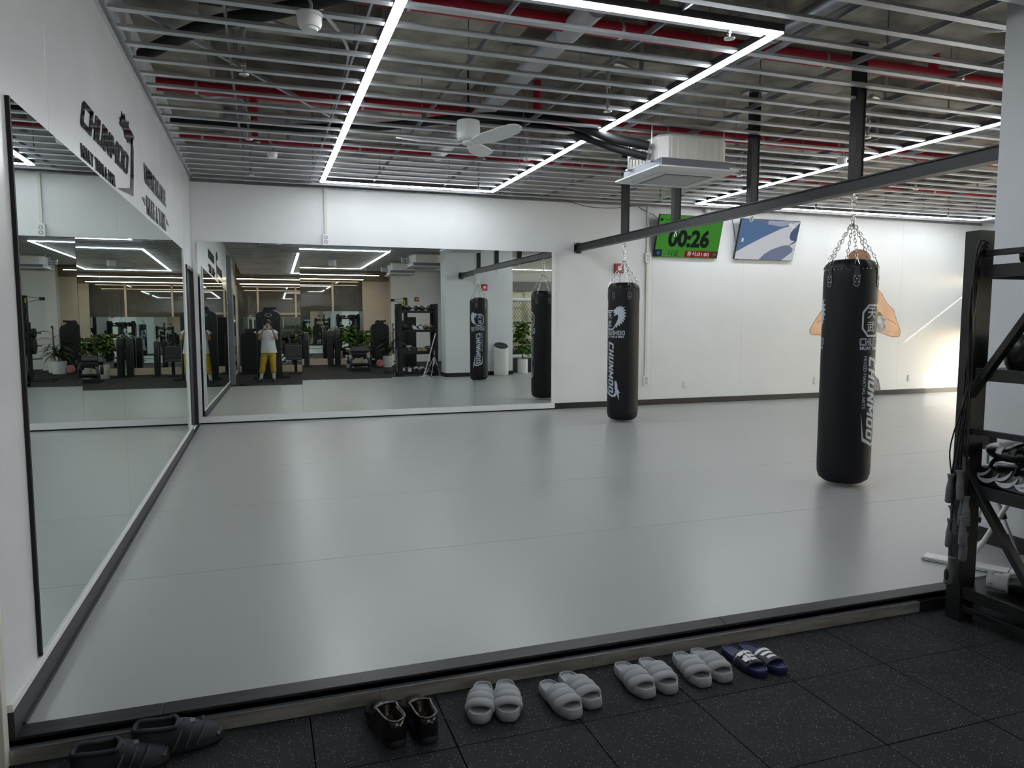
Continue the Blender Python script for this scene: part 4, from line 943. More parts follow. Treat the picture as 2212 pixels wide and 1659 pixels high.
for k, (i, j) in enumerate(pairs):
    t = thing('skipping_rope', labs[k], 'skipping rope', (3.915-.006*k, 2.495, 0), 0, 'skipping ropes on the rack')
    ends = []
    for q, h_i in enumerate((i, j)):
        y, z, tl = HB[h_i]; o = inst('handle', hme, t, (-.004-.012*q, y-2.53, z), (math.radians(tl),0,0)); ends.append((-.004-.012*q, y-2.53-math.sin(math.radians(tl))*.137, z+.137*math.cos(math.radians(tl))))
        if h_i == 6: MB().ell((-.004-.012*q-.014, y-2.53-.006, z+.05),(.006,.013,.03),12,8).build('grip_pad', M['rope'], t, 60)
    tp = (.012, -.01+.008*k, tops[k]); 
    pts = [ends[0], (-.012,ends[0][1]*.8+.012,ends[0][2]+.15), (-.008,.004-.010*k,1.1), (.0,-.016,1.45), (.004,-.024,tops[k]), (.04,-.034,tops[k]+.02), (.03,-.010,tops[k]), (-.004,-.006,1.4), (-.010,.012-.012*k,.95), (-.012,ends[1][1],ends[1][2]+.12), ends[1]]
    MB().tube(smooth_path(pts,5), .0032, 6).build('rope', M['rope'], t, 60)

# ---- gloves and pads
M['glove_w'] = mat('white_leather', (.62,.63,.66), .4); M['gold'] = mat('gold_leather', (.30,.22,.06), .4); M['pat'] = mat('white_flame_print', (.60,.62,.68), .45)
def glove_parts(body, cuff, trim):
    b = MB(); R = []
    for x, w_, h_, zc in ((0,.040,.036,.045),(.04,.044,.040,.046),(.09,.050,.046,.05),(.14,.064,.058,.06),(.19,.070,.064,.066),(.235,.062,.058,.066),(.262,.040,.040,.062),(.272,.014,.016,.06)):
        R.append([(x, w_*math.cos(2*PI*k/16), zc+h_*math.sin(2*PI*k/16)) for k in range(16)])
    b.rings(R[2:])
    th = MB().tube(smooth_path([(.11,.045,.06),(.14,.075,.062),(.18,.088,.062),(.215,.078,.062),(.235,.058,.064)],4), [.016+.010*math.sin(PI*i/16) for i in range(17)], 12)
    c = MB(); c.rings(R[:3]); c.tube([(.02,-.048,.046),(.02,0,.088),(.02,.048,.046)],.006,6)
    s = MB().tube([(.085,.051*math.cos(2*PI*k/16),.050+.047*math.sin(2*PI*k/16)) for k in range(16)],.004,6,close=True)
    pr = MB().prism([(.13,-.02),(.20,-.03),(.24,-.01),(.22,.02),(.16,.025)], lambda x,y,d: (x,y,.116+d-.25*max(0,x-.19)-3*y*y), -.006, .004)
    return [('glove_body', b.mesh('glove_body', body, 60)), ('thumb', th.mesh('thumb', body, 60)), ('cuff', c.mesh('cuff', cuff, 60)), ('piping', s.mesh('piping', trim, 60)), ('printed_patch', pr.mesh('printed_patch', trim, 50))]
g1 = glove_parts(M['leather2'], M['glove_w'], M['glove_w']); g2 = glove_parts(M['leather2'], M['leather2'], M['leather']); g3 = glove_parts(M['gold'], M['leather2'], M['gold']); g4 = glove_parts(M['glove_w'], M['leather2'], M['leather2'])
GP = [ # parts, x, y, shelf, angle, label
 (g1,4.04,2.44,0,-62,'black boxing glove with white 16 oz cuff on the lowest shelf, at the rope upright'),(g1,4.22,2.45,0,-80,'black boxing glove with white cuff on the lowest shelf, second from the ropes'),(g4,4.40,2.45,0,-85,'white boxing glove on the lowest shelf beside the black pair'),(g4,4.57,2.45,0,-92,'white boxing glove on the lowest shelf at the mop handle'),
 (g1,4.36,2.46,2,-85,'black boxing glove with white cuff on the middle shelf beside the gold pair'),(g1,4.52,2.46,2,-88,'black boxing glove with white cuff on the middle shelf touching the gold pair'),(g3,4.66,2.46,2,-90,'gold boxing glove on the middle shelf'),(g3,4.80,2.46,2,-95,'gold boxing glove on the middle shelf nearest the pillar'),
 (g2,4.06,2.38,3,-75,'black boxing glove on the top shelf above the ropes'),(g2,4.24,2.42,3,-92,'black boxing glove on the top shelf, second from the ropes'),(g2,4.42,2.40,3,-84,'black boxing glove in the middle of the top shelf'),(g2,4.60,2.42,3,-100,'black boxing glove on the top shelf, third from the pillar'),(g2,4.76,2.40,3,-90,'black boxing glove on the top shelf nearest the pillar')]
for parts, x, y, s_i, an, lb in GP: place_parts('boxing_glove', lb, 'boxing glove', parts, (x, y, SHZ[s_i]+.0225), math.radians(an), 'boxing gloves on the rack')
t = thing('boxing_glove', None, None) if False else None
g16, _w = text_polys('16 oz', .012, .01, .034)
def kick_pad(loc_, rz, label, printed=True):
    t = thing('kick_pad', label, 'kick pad', loc_, rz, 'kick pads on the rack')
    R = []
    for x, h_, b in ((-.19,.05,.0),(-.17,.085,.004),(-.06,.10,.012),(.06,.10,.012),(.17,.085,.004),(.19,.05,.0)):
        R.append([(x,y,z) for y,z in ((-.10,.01),(-.088,h_*.75),(-.06,h_),(.06,h_),(.088,h_*.75),(.10,.01),(.08,0),(-.08,0))])
    MB().rings(R).build('pad_body', M['leather2'], t, 50)
    if printed:
        def crescent(cx, cy, r, a0, a1, th):
            n = 9; o = [(cx+r*math.cos(a0+(a1-a0)*k/n), cy+r*math.sin(a0+(a1-a0)*k/n)) for k in range(n+1)]
            i_ = [(cx+(r-th*math.sin(PI*k/n))*math.cos(a0+(a1-a0)*k/n), cy+(r-th*math.sin(PI*k/n))*math.sin(a0+(a1-a0)*k/n)) for k in range(n, -1, -1)][1:-1]
            return o+i_
        cs = [(-.13,.085,.065,PI*1.05,PI*1.75,.018),(-.10,.095,.060,PI*1.0,PI*1.7,.014),(-.03,.085,.068,PI*1.05,PI*1.8,.022),(.0,.10,.058,PI*1.0,PI*1.7,.016),(.07,.085,.066,PI*1.05,PI*1.8,.020),(.11,.10,.056,PI*1.05,PI*1.75,.014),(-.16,.07,.04,PI*1.1,PI*1.8,.010)]
        for c in cs:
            for s in (-1,1): MB().prism(crescent(*c), lambda a,b,d,s=s: (a, s*(.1015-.16*max(0,b-.01)+d), b), -.004, .003).build('flame_print', M['pat'], t)
        for c in [(-.10,.03,.075,PI*.9,PI*1.7,.022),(.02,.05,.080,PI*.95,PI*1.75,.026),(.11,.02,.06,PI*.9,PI*1.7,.018)]:
            MB().prism(crescent(*c), lambda a,b,d: (a,b,.099+d-.008*(abs(a)/.17)**2), -.010, .003).build('flame_print', M['pat'], t)
    for x in (-.07,.07): MB().tube(smooth_path([(x,-.085,.082),(x,-.05,.125),(x,.05,.125),(x,.085,.082)],4), .012, 8, sx=.4).build('arm_strap', M['leather2'], t, 60)
    return t
kick_pad((4.08,2.36,SHZ[1]+.0225), math.radians(82), 'black kick pad with white flame print at the rope end of the third shelf')
kick_pad((4.33,2.34,SHZ[1]+.0225), math.radians(90), 'black kick pad with white flame print in the middle of the third shelf')
kick_pad((4.72,2.34,SHZ[1]+.0225), math.radians(88), 'black kick pad with white flame print near the pillar on the third shelf')
def mitt(loc_, rz, m1, m2, label):
    t = thing('focus_mitt', label, 'focus mitt', loc_, rz)
    R = []
    for x, w_, h_ in ((-.13,.03,.012),(-.11,.06,.028),(-.03,.085,.038),(.05,.085,.040),(.11,.06,.030),(.13,.03,.014)): R.append([(x,w_*math.cos(2*PI*k/14),.04+h_*math.sin(2*PI*k/14)+.5*x*x) for k in range(14)])
    MB().rings(R).build('mitt_body', m1, t, 60)
    MB().tube([(-.02,.080*math.cos(PI*k/10),.045+.055*math.sin(PI*k/10)) for k in range(11)],.020,8,sx=.35).build('wrist_strap', m2, t, 60)
    MB().tube([(-.085,.065*math.cos(PI*k/10),.050+.050*math.sin(PI*k/10)) for k in range(11)],.022,8,sx=.3).build('wrist_strap', M['leather2'], t, 60)
    return t
mitt((4.06,2.37,SHZ[1]+.145), math.radians(70), M['leather2'], M['glove_w'], 'black focus mitt with white strap lying on the flame-print pad')
mitt((4.20,2.20,SHZ[1]+.105), math.radians(35), M['glove_w'], M['leather2'], 'white focus mitt leaning by the pads on the third shelf')
mitt((4.47,2.44,SHZ[1]+.0225), math.radians(88), M['gold'], M['leather2'], 'gold focus mitt in the middle of the third shelf')
mitt((4.58,2.44,SHZ[1]+.0225), math.radians(95), M['gold'], M['gold'], 'gold focus mitt with gold strap on the third shelf')
t = thing('head_guard', 'black padded head guard on the middle shelf at the rope end', 'head guard', (4.12,2.36,SHZ[2]+.0225))
MB().lathe([(.085,0),(.10,.03),(.105,.08),(.095,.13),(.06,.165),(.055,.16),(.085,.12),(.09,.08),(.085,.03),(.075,.005)],20,caps=False).build('padding', M['leather2'], t, 60)
MB().tube([(.1,.03,.12),(.11,0,.13),(.1,-.03,.12)],.02,8).build('brow_pad', M['leather'], t, 60)

# ================================================================== MOP, TRIPOD, AIR PURIFIER
t = thing('floor_mop', 'white flat mop with its handle leaning on the equipment rack', 'mop', (4.47, 2.90, 0))
a = math.atan2(2.753-3.056, 4.557-4.387)
m = MB().box(-.20,.20,-.048,.048,.012,.018); m.xf(Matrix.Rotation(a,4,'Z')); m.build('mop_plate', M['whiteplastic'], t)
pm = MB(); pm.box(-.205,.205,-.055,.055,.003,.012)
for k in range(60):
    for s in (-1,1): x = -.2+.4*k/59; pm.tube([(x,s*.052,.008),(x+.004,s*.066,.004+random.uniform(0,.003))],.003,4)
pm.xf(Matrix.Rotation(a,4,'Z')); pm.build('mop_cloth', mat('mop_fibre', (.42,.44,.47), .9, var=.3, vscale=60), t)
MB().cyl((0,0,.018),(.02,-.02,.06),.014).build('joint', M['pvc'], t, 50)
MB().tube([(.02,-.02,.06),(.06,-.05,.14)],[.016,.016],12).build('grip_sleeve', M['whiteplastic'], t, 50)
MB().cyl((.06,-.05,.14),(.38,-.325,1.04),.0125).build('handle', M['whiteplastic'], t, 50)
t = thing('camera_tripod', 'silver tripod with black joints standing on the mat by the pillar', 'tripod', (4.72, 3.0, 0))
M['silver'] = mat('silver_tube', (.60,.61,.63), .3, .8)
for fx, fy in ((-.10,.085),(-.21,-.10),(.165,-.09)):
    L_t = MB().cyl((0,0,.50),(fx*.55,fy*.55,.23),.010).cyl((fx*.55,fy*.55,.23),(fx,fy,.02),.0075); lg = L_t.build('leg', M['silver'], t, 50)
    MB().cyl((fx*.52,fy*.52,.245),(fx*.57,fy*.57,.22),.016).ell((fx,fy,.012),(.012,.012,.012),8,6).build('leg_lock', M['sole'], lg, 50)
MB().cyl((0,0,.30),(0,0,.62),.011).build('center_column', M['silver'], t, 50)
MB().cyl((0,0,.48),(0,0,.53),.028).build('collar', M['sole'], t, 50); MB().box(-.03,.03,-.03,.03,.62,.70).build('tripod_head', M['sole'], t, bevel=.004)
t = thing('air_purifier', 'white cylindrical air purifier with slanted dark top against the pillar', 'air purifier', (6.29, 3.43, 0))
R = []
for z, r in ((0,.16),(.01,.17),(.05,.178),(.72,.178)): R.append([(r*math.cos(2*PI*k/36), r*math.sin(2*PI*k/36), z+(.07*math.sin(2*PI*k/36)*-1 if z > .5 else 0)) for k in range(36)])
MB().rings(R).build('body', mat('white_perforated', (.62,.62,.60), .5, bump=.3, bscale=350), t, 50)
MB().rings([[(r*math.cos(2*PI*k/36), r*math.sin(2*PI*k/36), z-.07*(r/.178)*math.sin(2*PI*k/36)) for k in range(36)] for r, z in ((.172,.722),(.165,.735),(.05,.735),(.03,.728))]).build('top_grille', M['dark'], t, 50)
MB().lathe([(.178,.70-.63),(.180,.075),(.178,.08)],36,caps=False).build('base_ring', M['pvc'], t)
# ================================================================== PERSON TAKING THE PHOTO (seen in the mirrors)
M['skin'] = mat('skin', (.50,.30,.21), .5, spec=.4); M['tee'] = mat('white_cotton', (.72,.73,.74), .85, bump=.15, bscale=30)
M['yellow'] = mat('mustard_cotton', (.56,.38,.035), .85, bump=.15, bscale=25); M['hairm'] = mat('black_hair', (.010,.008,.008), .45, bump=.4, bscale=90)
person = thing('person', 'person in white sleeveless top and yellow cropped trousers holding a phone up', 'person', (.84, -.30, LF))
V = []; Eg = []; Rd = []
def sv(p, r): V.append(p); Rd.append(r if isinstance(r, tuple) else (r, r)); return len(V)-1
def chain(i, pts):
    for p, r in pts: j = sv(p, r); Eg.append((i, j)); i = j
    return i
pel = sv((0,0,.86), (.135,.10))
waist = chain(pel, [((0,0,1.0),(.125,.095)), ((0,.0,1.16),(.14,.10))])
chest = chain(waist, [((0,0,1.28),(.13,.09))])
neck = chain(chest, [((0,.005,1.365),(.05,.05)), ((0,.015,1.415),(.045,.047))])
chain(neck, [((0,.03,1.455),(.062,.072)), ((0,.03,1.52),(.076,.092)), ((0,.02,1.585),(.072,.088)), ((0,.015,1.625),(.045,.055))])
for s in (-1, 1):
    sh = chain(chest, [((s*.10,0,1.315),(.06,.055)), ((s*.165,.005,1.305),(.050,.050))])
    wr = chain(sh, [((s*.205,.05,1.21),(.044,.044)), ((s*.225,.10,1.115),(.038,.038)), ((s*.185,.17,1.22),(.036,.034)), ((s*.125,.235,1.35),(.026,.024))])
    palm = chain(wr, [((s*.108,.248,1.39),(.030,.016)), ((s*.10,.255,1.42),(.032,.015))])
    for f in range(4):
        dz = .026-.016*f
        chain(palm, [((s*.082,.262+.002*f,1.437+dz*.8),.0095), ((s*.060,.272-.003*f,1.448+dz),.0085), ((s*.040,.274-.006*f,1.450+dz),.0075)])
    chain(palm, [((s*.090,.243,1.415),.011), ((s*.066,.246,1.412),.0095), ((s*.046,.252,1.414),.008)])
for s, kn, an, toe in ((-1,(-.145,.03,.46),(-.205,.0,.085),(-.255,.13,.035)), (1,(.105,.035,.46),(.12,-.01,.085),(.135,.13,.035))):
    chain(pel, [((s*.085,0,.79),(.088,.088)), (((s*.085+kn[0])/2,.012,.63),(.078,.08)), (kn,(.056,.058)), (((kn[0]+an[0])/2,kn[1]*.3-.01,.30),(.050,.054)), (an,(.032,.036)), ((an[0]*.6+toe[0]*.4,an[1]*.6+toe[1]*.4,.045),(.036,.028)), (toe,(.036,.020))])
me = bpy.data.meshes.new('body'); me.from_pydata(V, Eg, []); ob = bpy.data.objects.new('body', me); COL.objects.link(ob)
skm = ob.modifiers.new('skin','SKIN'); skm.use_smooth_shade = True
for i, sv_ in enumerate(me.skin_vertices[0].data): sv_.radius = Rd[i]; sv_.use_root = (i == pel)
sub = ob.modifiers.new('sub','SUBSURF'); sub.levels = 2; sub.render_levels = 2
dg = bpy.context.evaluated_depsgraph_get(); bme = bpy.data.meshes.new_from_object(ob.evaluated_get(dg)); bpy.data.objects.remove(ob)
bme.materials.clear(); bme.materials.append(M['skin']); bme.name = 'body'
bme.polygons.foreach_set('use_smooth', [True]*len(bme.polygons)); inst('body', bme, person)
def ering(c, rx, ry, n=28, wob=0.0, ph=0.0): return [(c[0]+(rx+wob*math.sin(5*2*PI*k/n+ph))*math.cos(2*PI*k/n), c[1]+(ry+wob*math.sin(5*2*PI*k/n+ph))*math.sin(2*PI*k/n), c[2]) for k in range(n)]
m = MB(); m.rings([ering((0,.0,1.375),.075,.070), ering((0,0,1.362),.12,.085), ering((0,0,1.335),.180,.105), ering((0,0,1.27),.186,.125), ering((0,0,1.16),.170,.128), ering((0,0,1.03),.176,.132,wob=.004), ering((0,0,.90),.192,.140,wob=.008,ph=1), ering((0,0,.80),.206,.146,wob=.011,ph=1.5), ering((0,0,.765),.210,.148,wob=.012,ph=1.6)], caps=False)
for s in (-1,1): m.tube([(s*.13,0,1.325),(s*.19,.012,1.300),(s*.226,.03,1.262)], [.064,.058,.054], 16, caps=False)
m.build('top', M['tee'], person, 70)
m = MB(); m.rings([ering((0,0,.90),.150,.115), ering((0,0,.82),.160,.122), ering((0,0,.75),.164,.122), ering((0,0,.70),.155,.108)])
for s, kn, an in ((-1,(-.145,.03,.46),(-.205,.0,.085)), (1,(.105,.035,.46),(.12,-.01,.085))):
    R = []
    for t_, r in ((0,.094),(.18,.098),(.40,.089),(.62,.076),(.82,.074),(.95,.070),(1.0,.058)):
        if t_ < .58: q = t_/.58; c = (s*.085+(kn[0]-s*.085)*q, .012*q+kn[1]*q*.5, .78+(kn[2]-.78)*q)
        else: q = (t_-.58)/.42; z1 = .215; f_ = (kn[2]-z1)/(kn[2]-an[2]); c = (kn[0]+(an[0]-kn[0])*f_*q, kn[1]*(1-q)*.5, kn[2]+(z1-kn[2])*q)
        R.append(ering(c, r, r*1.02, 20, .004, t_*9))
    m.rings(R)
m.build('trousers', M['yellow'], person, 70)
for s, kn, an, toe in ((-1,(-.145,.03,.46),(-.205,.0,.085),(-.255,.13,.035)), (1,(.105,.035,.46),(.12,-.01,.085),(.135,.13,.035))):
    f_ = (.24-an[2])/(kn[2]-an[2]); tp = (an[0]+(kn[0]-an[0])*f_, 0.0, .24)
    MB().tube([tp, ((tp[0]+an[0])/2,0,.16), (an[0],an[1],.085), (an[0],an[1]+.0,.05)], [.052,.045,.042,.040], 14).build('sock', M['glove_w'], person, 60)
    a = math.atan2(toe[1]-an[1], toe[0]-an[0])
    so = bpy.data.objects.new('clog', sp_[0][1]); COL.objects.link(so); so.parent = person; so.location = (an[0]-.07*math.cos(a), an[1]-.07*math.sin(a), 0); so.rotation_euler = (0,0,a); so.scale = (.86,.95,.8); so.data = so.data.copy(); so.data.materials.clear(); so.data.materials.append(M['sole'])
    s2 = bpy.data.objects.new('clog_sole', sp_[1][1]); COL.objects.link(s2); s2.parent = so
    MB().ell((.17,-.02,.066),(.012,.012,.010),8,6).ell((.20,.015,.058),(.012,.012,.010),8,6).build('clog_charm', M['glove_w'], so, 60)
# hair: bob with fringe
m = MB(); R = []
for z, rx, ry, yo in ((1.425,.080,.070,-.022),(1.455,.094,.088,-.018),(1.50,.100,.100,-.012),(1.56,.100,.106,-.004),(1.605,.088,.096,.006),(1.635,.062,.070,.010),(1.650,.022,.025,.010)):
    ring = []
    for k in range(28):
        a = 2*PI*k/28; x = rx*math.cos(a); y = ry*math.sin(a)
        if z < 1.555 and math.sin(a) > .25: y = .035+(y-.035)*.05; x *= .96          # face opening
        ring.append((x+.003*math.sin(9*a), y+.015+yo*.4, z))
    R.append(ring)
m.rings(R)
for k in range(11):
    x = -.062+.0124*k; m.tube([(x*.9,.070,1.615),(x,.112-.5*x*x*8*.1,1.585),(x*1.02,.116-3*x*x,1.548)],[.012,.012,.007],6)
m.build('hair', M['hairm'], person, 60)
fc = MB().ell((0,.112,1.505),(.011,.016,.016),10,6).ell((0,.118,1.495),(.014,.010,.008),8,6); fc.build('nose', M['skin'], person, 60)
for s in (-1,1):
    MB().ell((s*.032,.108,1.528),(.014,.007,.006),10,6).build('eye', M['glove_w'], person, 60); MB().ell((s*.032,.114,1.528),(.006,.003,.006),8,6).build('iris', M['hairm'], person, 60)
    MB().ell((s*.078,.03,1.515),(.008,.018,.028),8,6).build('ear', M['skin'], person, 60)
MB().ell((0,.106,1.468),(.022,.006,.007),10,6).build('mouth', mat('lips', (.42,.14,.13), .5), person, 60)
MB().tube([(-.152+.028*math.cos(2*PI*k/14)*.8, .205+.028*math.sin(2*PI*k/14)*.7, 1.285+.012*math.cos(2*PI*k/14)) for k in range(14)],.008,6,close=True).build('wrist_watch', M['sole'], person, 60)
MB().tube([(.150+.030*math.cos(2*PI*k/14)*.8, .205+.03*math.sin(2*PI*k/14)*.7, 1.30-.012*math.cos(2*PI*k/14)) for k in range(14)],.014,6,close=True).build('wrist_band', M['glove_w'], person, 60)
ph = thing('smartphone', 'pale smartphone held up in both hands by the person', 'phone', (.82, -.024, CZ))
MB().box(-.082,.074,-.004,.004,-.040,.036).build('body', mat('pale_phone', (.55,.55,.60), .3), ph, bevel=.003)
MB().box(-.020,.026,.004,.006,-.016,.028).build('camera_bump', M['dark'], ph)

# ================================================================== GYM MACHINES BEHIND THE CAMERA
M['shroud'] = mat('black_machine_shroud', (.010,.011,.014), .32); M['pad'] = mat('charcoal_pad', (.035,.038,.045), .5); M['bronze'] = mat('dark_bronze_frame', (.045,.036,.03), .45, .4)
def weight_tower(x, y, w, h, label, rz=0.0, emblem=True):
    t = thing('weight_machine', label, 'gym machine', (x, y, LF), rz)
    def prof(k, y_): return [(-w/2*k,y_,.07),(w/2*k,y_,.07),(w/2*k,y_,h-.16),(w/2*k-.05,y_,h-.06),(w/2*k-.16,y_,h-.01),(0,y_,h),(-w/2*k+.16,y_,h-.01),(-w/2*k+.05,y_,h-.06),(-w/2*k,y_,h-.16)]
    MB().rings([prof(1,-.13),prof(1,.11),prof(.93,.13)]).build('shroud', M['shroud'], t, 30)
    for s in (-1,1):
        MB().box(s*w*.30-.03,s*w*.30+.03,.13,.136,.12,h-.26).build('side_slot', M['dark'], t)
    MB().box(-w*.62,w*.80,.10,.17,.0,.06).build('base_rail', M['sole'], t, bevel=.004); MB().box(-w*.5,w*.72,-.40,-.33,.0,.06).build('base_rail', M['sole'], t, bevel=.004)
    MB().box(-.05,.05,-.40,.14,.06,.09).build('base_spine', M['sole'], t)
    if emblem:
        MB().prism([(.10*math.cos(2*PI*k/24),h-.13+.045*math.sin(2*PI*k/24)) for k in range(24)], lambda a,b,d: (a,.131+d,b), 0, .006).build('emblem_plate', M['print'], t)
        MB().prism([(.086*math.cos(2*PI*k/24),h-.13+.032*math.sin(2*PI*k/24)) for k in range(24)], lambda a,b,d: (a,.137+d,b), 0, .003).build('emblem_inset', M['print_dark'], t)
    MB().box(-.14,.14,-.06,.06,h-.005,h+.05).cyl((-.1,.0,h+.06),(.22,.02,h+.075),.03).ell((-.06,0,h+.06),(.07,.05,.05),12,8).build('pulley_head', M['sole'], t, 50)
    return t
weight_tower(.86, -1.65, .68, 1.93, 'tall black weight stack machine with oval emblem standing behind the person')
def column(x, y, w, h, label, rz=0.0):
    t = thing('machine_column', label, 'gym machine', (x, y, LF), rz)
    MB().rings([[(px_*k,py_*k2,z) for px_,py_ in ((-w/2,-.16),(w/2,-.16),(w/2,.12),(w/2-.02,.16),(-w/2+.02,.16),(-w/2,.12))] for z, k, k2 in ((.02,1,1),(h-.06,1,1),(h-.02,.9,.95),(h,.6,.8))]).build('shroud', M['shroud'], t, 35)
    MB().box(-w*.5,w*.9,-.22,.20,0,.04).build('foot', M['sole'], t, bevel=.004)
    MB().tube([(-w*.3,.1,h-.02),(-w*.3,.1,h+.04),(w*.3,.1,h+.04),(w*.3,.1,h-.02)],.012,8).build('grab_handle', M['chrome'], t, 50)
    MB().box(-w*.2,w*.2,.16,.165,.25,h-.2).build('weight_slot', M['dark'], t); return t
column(2.12, -4.4, .16, 1.08, 'slim black machine column with chrome grab handle beside the seat machine')
column(2.88, -4.45, .17, 1.18, 'slim black machine column with rounded top, the one nearer the seat machine')
column(3.10, -4.25, .17, 1.18, 'slim black machine column with rounded top next to the white tree pot')
t = thing('seat_machine', 'black seat machine with square pad and bronze upright by the mirrored wall', 'gym machine', (1.62, -3.9, LF))
MB().box(-.30,.22,-.05,.05,.52,.92).build('back_pad', M['pad'], t, bevel=.02); MB().box(-.28,.20,-.02,.30,.44,.52).build('seat_pad', M['pad'], t, bevel=.02)
MB().bar((.02,-.08,.04),(.02,-.02,.60),.09,.11,up=(0,1,0)).build('frame_upright', M['bronze'], t, bevel=.006); MB().box(-.18,.20,-.16,.10,.0,.05).build('base', M['bronze'], t, bevel=.004)
for s in (-1,1): MB().tube(smooth_path([(s*.25-.04,0,.5),(s*.30-.04,.1,.42),(s*.30-.04,.22,.40),(s*.24-.04,.24,.46)],4),.014,8).build('handle', M['sole'], t, 50)
t = thing('leg_curl_bench', 'charcoal leg curl bench with roller pad on the rubber floor', 'gym machine', (3.50, -1.75, LF), math.radians(4))
MB().box(-.33,.36,-.40,-.32,0,.07).build('base_rail', M['pad'], t, bevel=.01); MB().box(-.30,-.22,-.32,.30,0,.07).build('base_rail', M['pad'], t, bevel=.01); MB().box(.24,.32,-.32,.30,0,.07).build('base_rail', M['pad'], t, bevel=.01)
for s in (-1,1):
    MB().tube(smooth_path([(s*.27,.28,.06),(s*.27,.30,.22),(s*.24,.20,.36),(s*.18,-.05,.40),(s*.16,-.30,.36)],4),.040,10).build('frame_tube', M['pad'], t, 50)
MB().box(-.22,.22,-.40,.05,.40,.47).build('seat_pad', M['leather'], t, bevel=.02)
m = MB().box(-.22,.22,-.035,.035,0,.26); m.xf(Matrix.Translation((0,-.10,.47)) @ Matrix.Rotation(math.radians(18),4,'X')); m.build('back_pad', M['pad'], t, bevel=.02)
MB().cyl((-.26,.16,.60),(.26,.16,.60),.055,n=18).build('roller_pad', M['pad'], t, 50); MB().cyl((-.26,.34,.20),(.26,.34,.20),.05,n=18).build('roller_pad', M['leather'], t, 50)
for s in (-1,1): MB().cyl((s*.30,.05,.34),(s*.36,.05,.34),.13,n=24).build('weight_plate', M['sole'], t, 40); MB().cyl((s*.34,.05,.34),(s*.44,.05,.34),.014).build('plate_peg', M['chrome'], t, 50)
weight_tower(4.52, -4.55, .62, 1.42, 'broad black weight machine in front of the beige panel', 0, False)
weight_tower(.25, -4.4, .5, 1.35, 'black weight machine half hidden beside the grey post', 0, False)
# cable tower and plate tree beside the white wall
t = thing('cable_tower', 'tall black cable tower with yellow marking behind the rack', 'gym machine', (4.78, -1.05, LF))
MB().box(-.05,.05,-.06,.06,0,2.12).build('mast', M['sole'], t, bevel=.004); MB().box(-.045,-.015,.061,.064,1.75,2.05).build('yellow_marking', mat('yellow_mark', (.55,.50,.02), .5), t)
MB().bar((0,0,2.10),(-.36,.0,2.05),.012,.012).bar((0,0,1.94),(-.34,.0,2.02),.012,.012).build('arm', M['sole'], t); MB().box(-.44,-.32,-.03,.03,2.0,2.08).build('arm_pad', M['sole'], t, bevel=.006)
MB().box(.02,.30,-.10,.08,.05,1.55).build('weight_shroud', M['shroud'], t, bevel=.01); MB().box(-.25,.45,-.25,.25,0,.05).build('base', M['sole'], t, bevel=.004)
t = thing('plate_tree', 'black plate tree with short pegs and one loaded plate behind the rack', 'weight rack', (4.55, -.35, LF))
MB().box(-.04,.04,-.04,.04,0,1.45).build('mast', M['sole'], t); MB().bar((0,0,.04),(-.55,.35,.02),.06,.04).bar((0,0,.04),(-.5,-.3,.02),.06,.04).build('base_leg', M['sole'], t)
for z in (.28,.55,.87,1.18):
    MB().cyl((0,0,z),(-.26,0,z+.01),.017).build('peg', M['chrome'], t, 50)
MB().cyl((-.07,0,.87),(-.12,0,.87),.20,n=28).build('weight_plate', M['sole'], t, 40); MB().cyl((-.07,0,1.18),(-.14,0,1.18),.12,n=24).build('weight_plate', M['sole'], t, 40)
# ---- plants
M['leafA'] = mat('fiddle_leaf', (.09,.17,.022), .42, var=.35, vscale=9); M['leafB'] = mat('palm_leaf', (.022,.058,.016), .45, var=.4, vscale=9); M['bark'] = mat('bark', (.16,.12,.08), .85, var=.3, vscale=20); M['pot'] = mat('white_pot', (.66,.67,.68), .35); M['soil'] = mat('soil', (.02,.014,.01), .95)
def pot(t, r0, r1, h):
    MB().lathe([(r0*.96,0),(r0,.006),(r1,h-.01),(r1,h),(r1-.018,h),(r1-.022,h-.04),(.01,h-.045)],28).build('pot', M['pot'], t, 40); MB().lathe([(.001,h-.044),(r1-.024,h-.043),(.001,h-.035)],20).build('soil', M['soil'], t)
def leaf(m, base, d, L, w, droop, n=5):
    d = Vector(d).normalized(); side = d.cross(Vector((0,0,1))); side = side.normalized() if side.length > .05 else Vector((1,0,0)); R = []; p = Vector(base)
    for i in range(n+1):
        t = i/n; ww = w*math.sin(PI*(.08+.88*t))**.8; dd = (d+Vector((0,0,-droop*t*1.6))).normalized(); up = side.cross(dd)
        if i: p = p+dd*L/n
        R.append([p-side*ww+up*ww*.25, p, p+side*ww+up*ww*.25])
    b = len(m.v); m.v += [tuple(q) for r in R for q in r]
    for i in range(n):
        for k in range(2): m.f.append((b+i*3+k,b+i*3+k+1,b+i*3+k+4,b+i*3+k+3)); m.m.append(0)
def fiddle(x, y, z0, hh, pr, label, nl=70, cr=.26, z_trunk=.45, seed=1, lw=.055):
    random.seed(seed); t = thing('potted_tree', label, 'plant', (x, y, z0)); ph_ = pr[2]; pot(t, pr[0], pr[1], ph_)
    MB().tube(smooth_path([(0,0,ph_-.05),(.01,.01,ph_+z_trunk*.5),(-.01,.0,ph_+z_trunk),(0,.01,hh-.1)],3),.018,8).build('trunk', M['bark'], t, 60)
    m = MB()
    for k in range(nl):
        a = random.uniform(0,2*PI); zz = random.uniform(ph_+z_trunk, hh); r = random.uniform(.02,.09)
        leaf(m, (r*math.cos(a), r*math.sin(a), zz), (math.cos(a), math.sin(a), random.uniform(-.1,.7)), cr*random.uniform(.7,1.1), lw, .5)
    m.build('foliage', M['leafA'], t, 60)
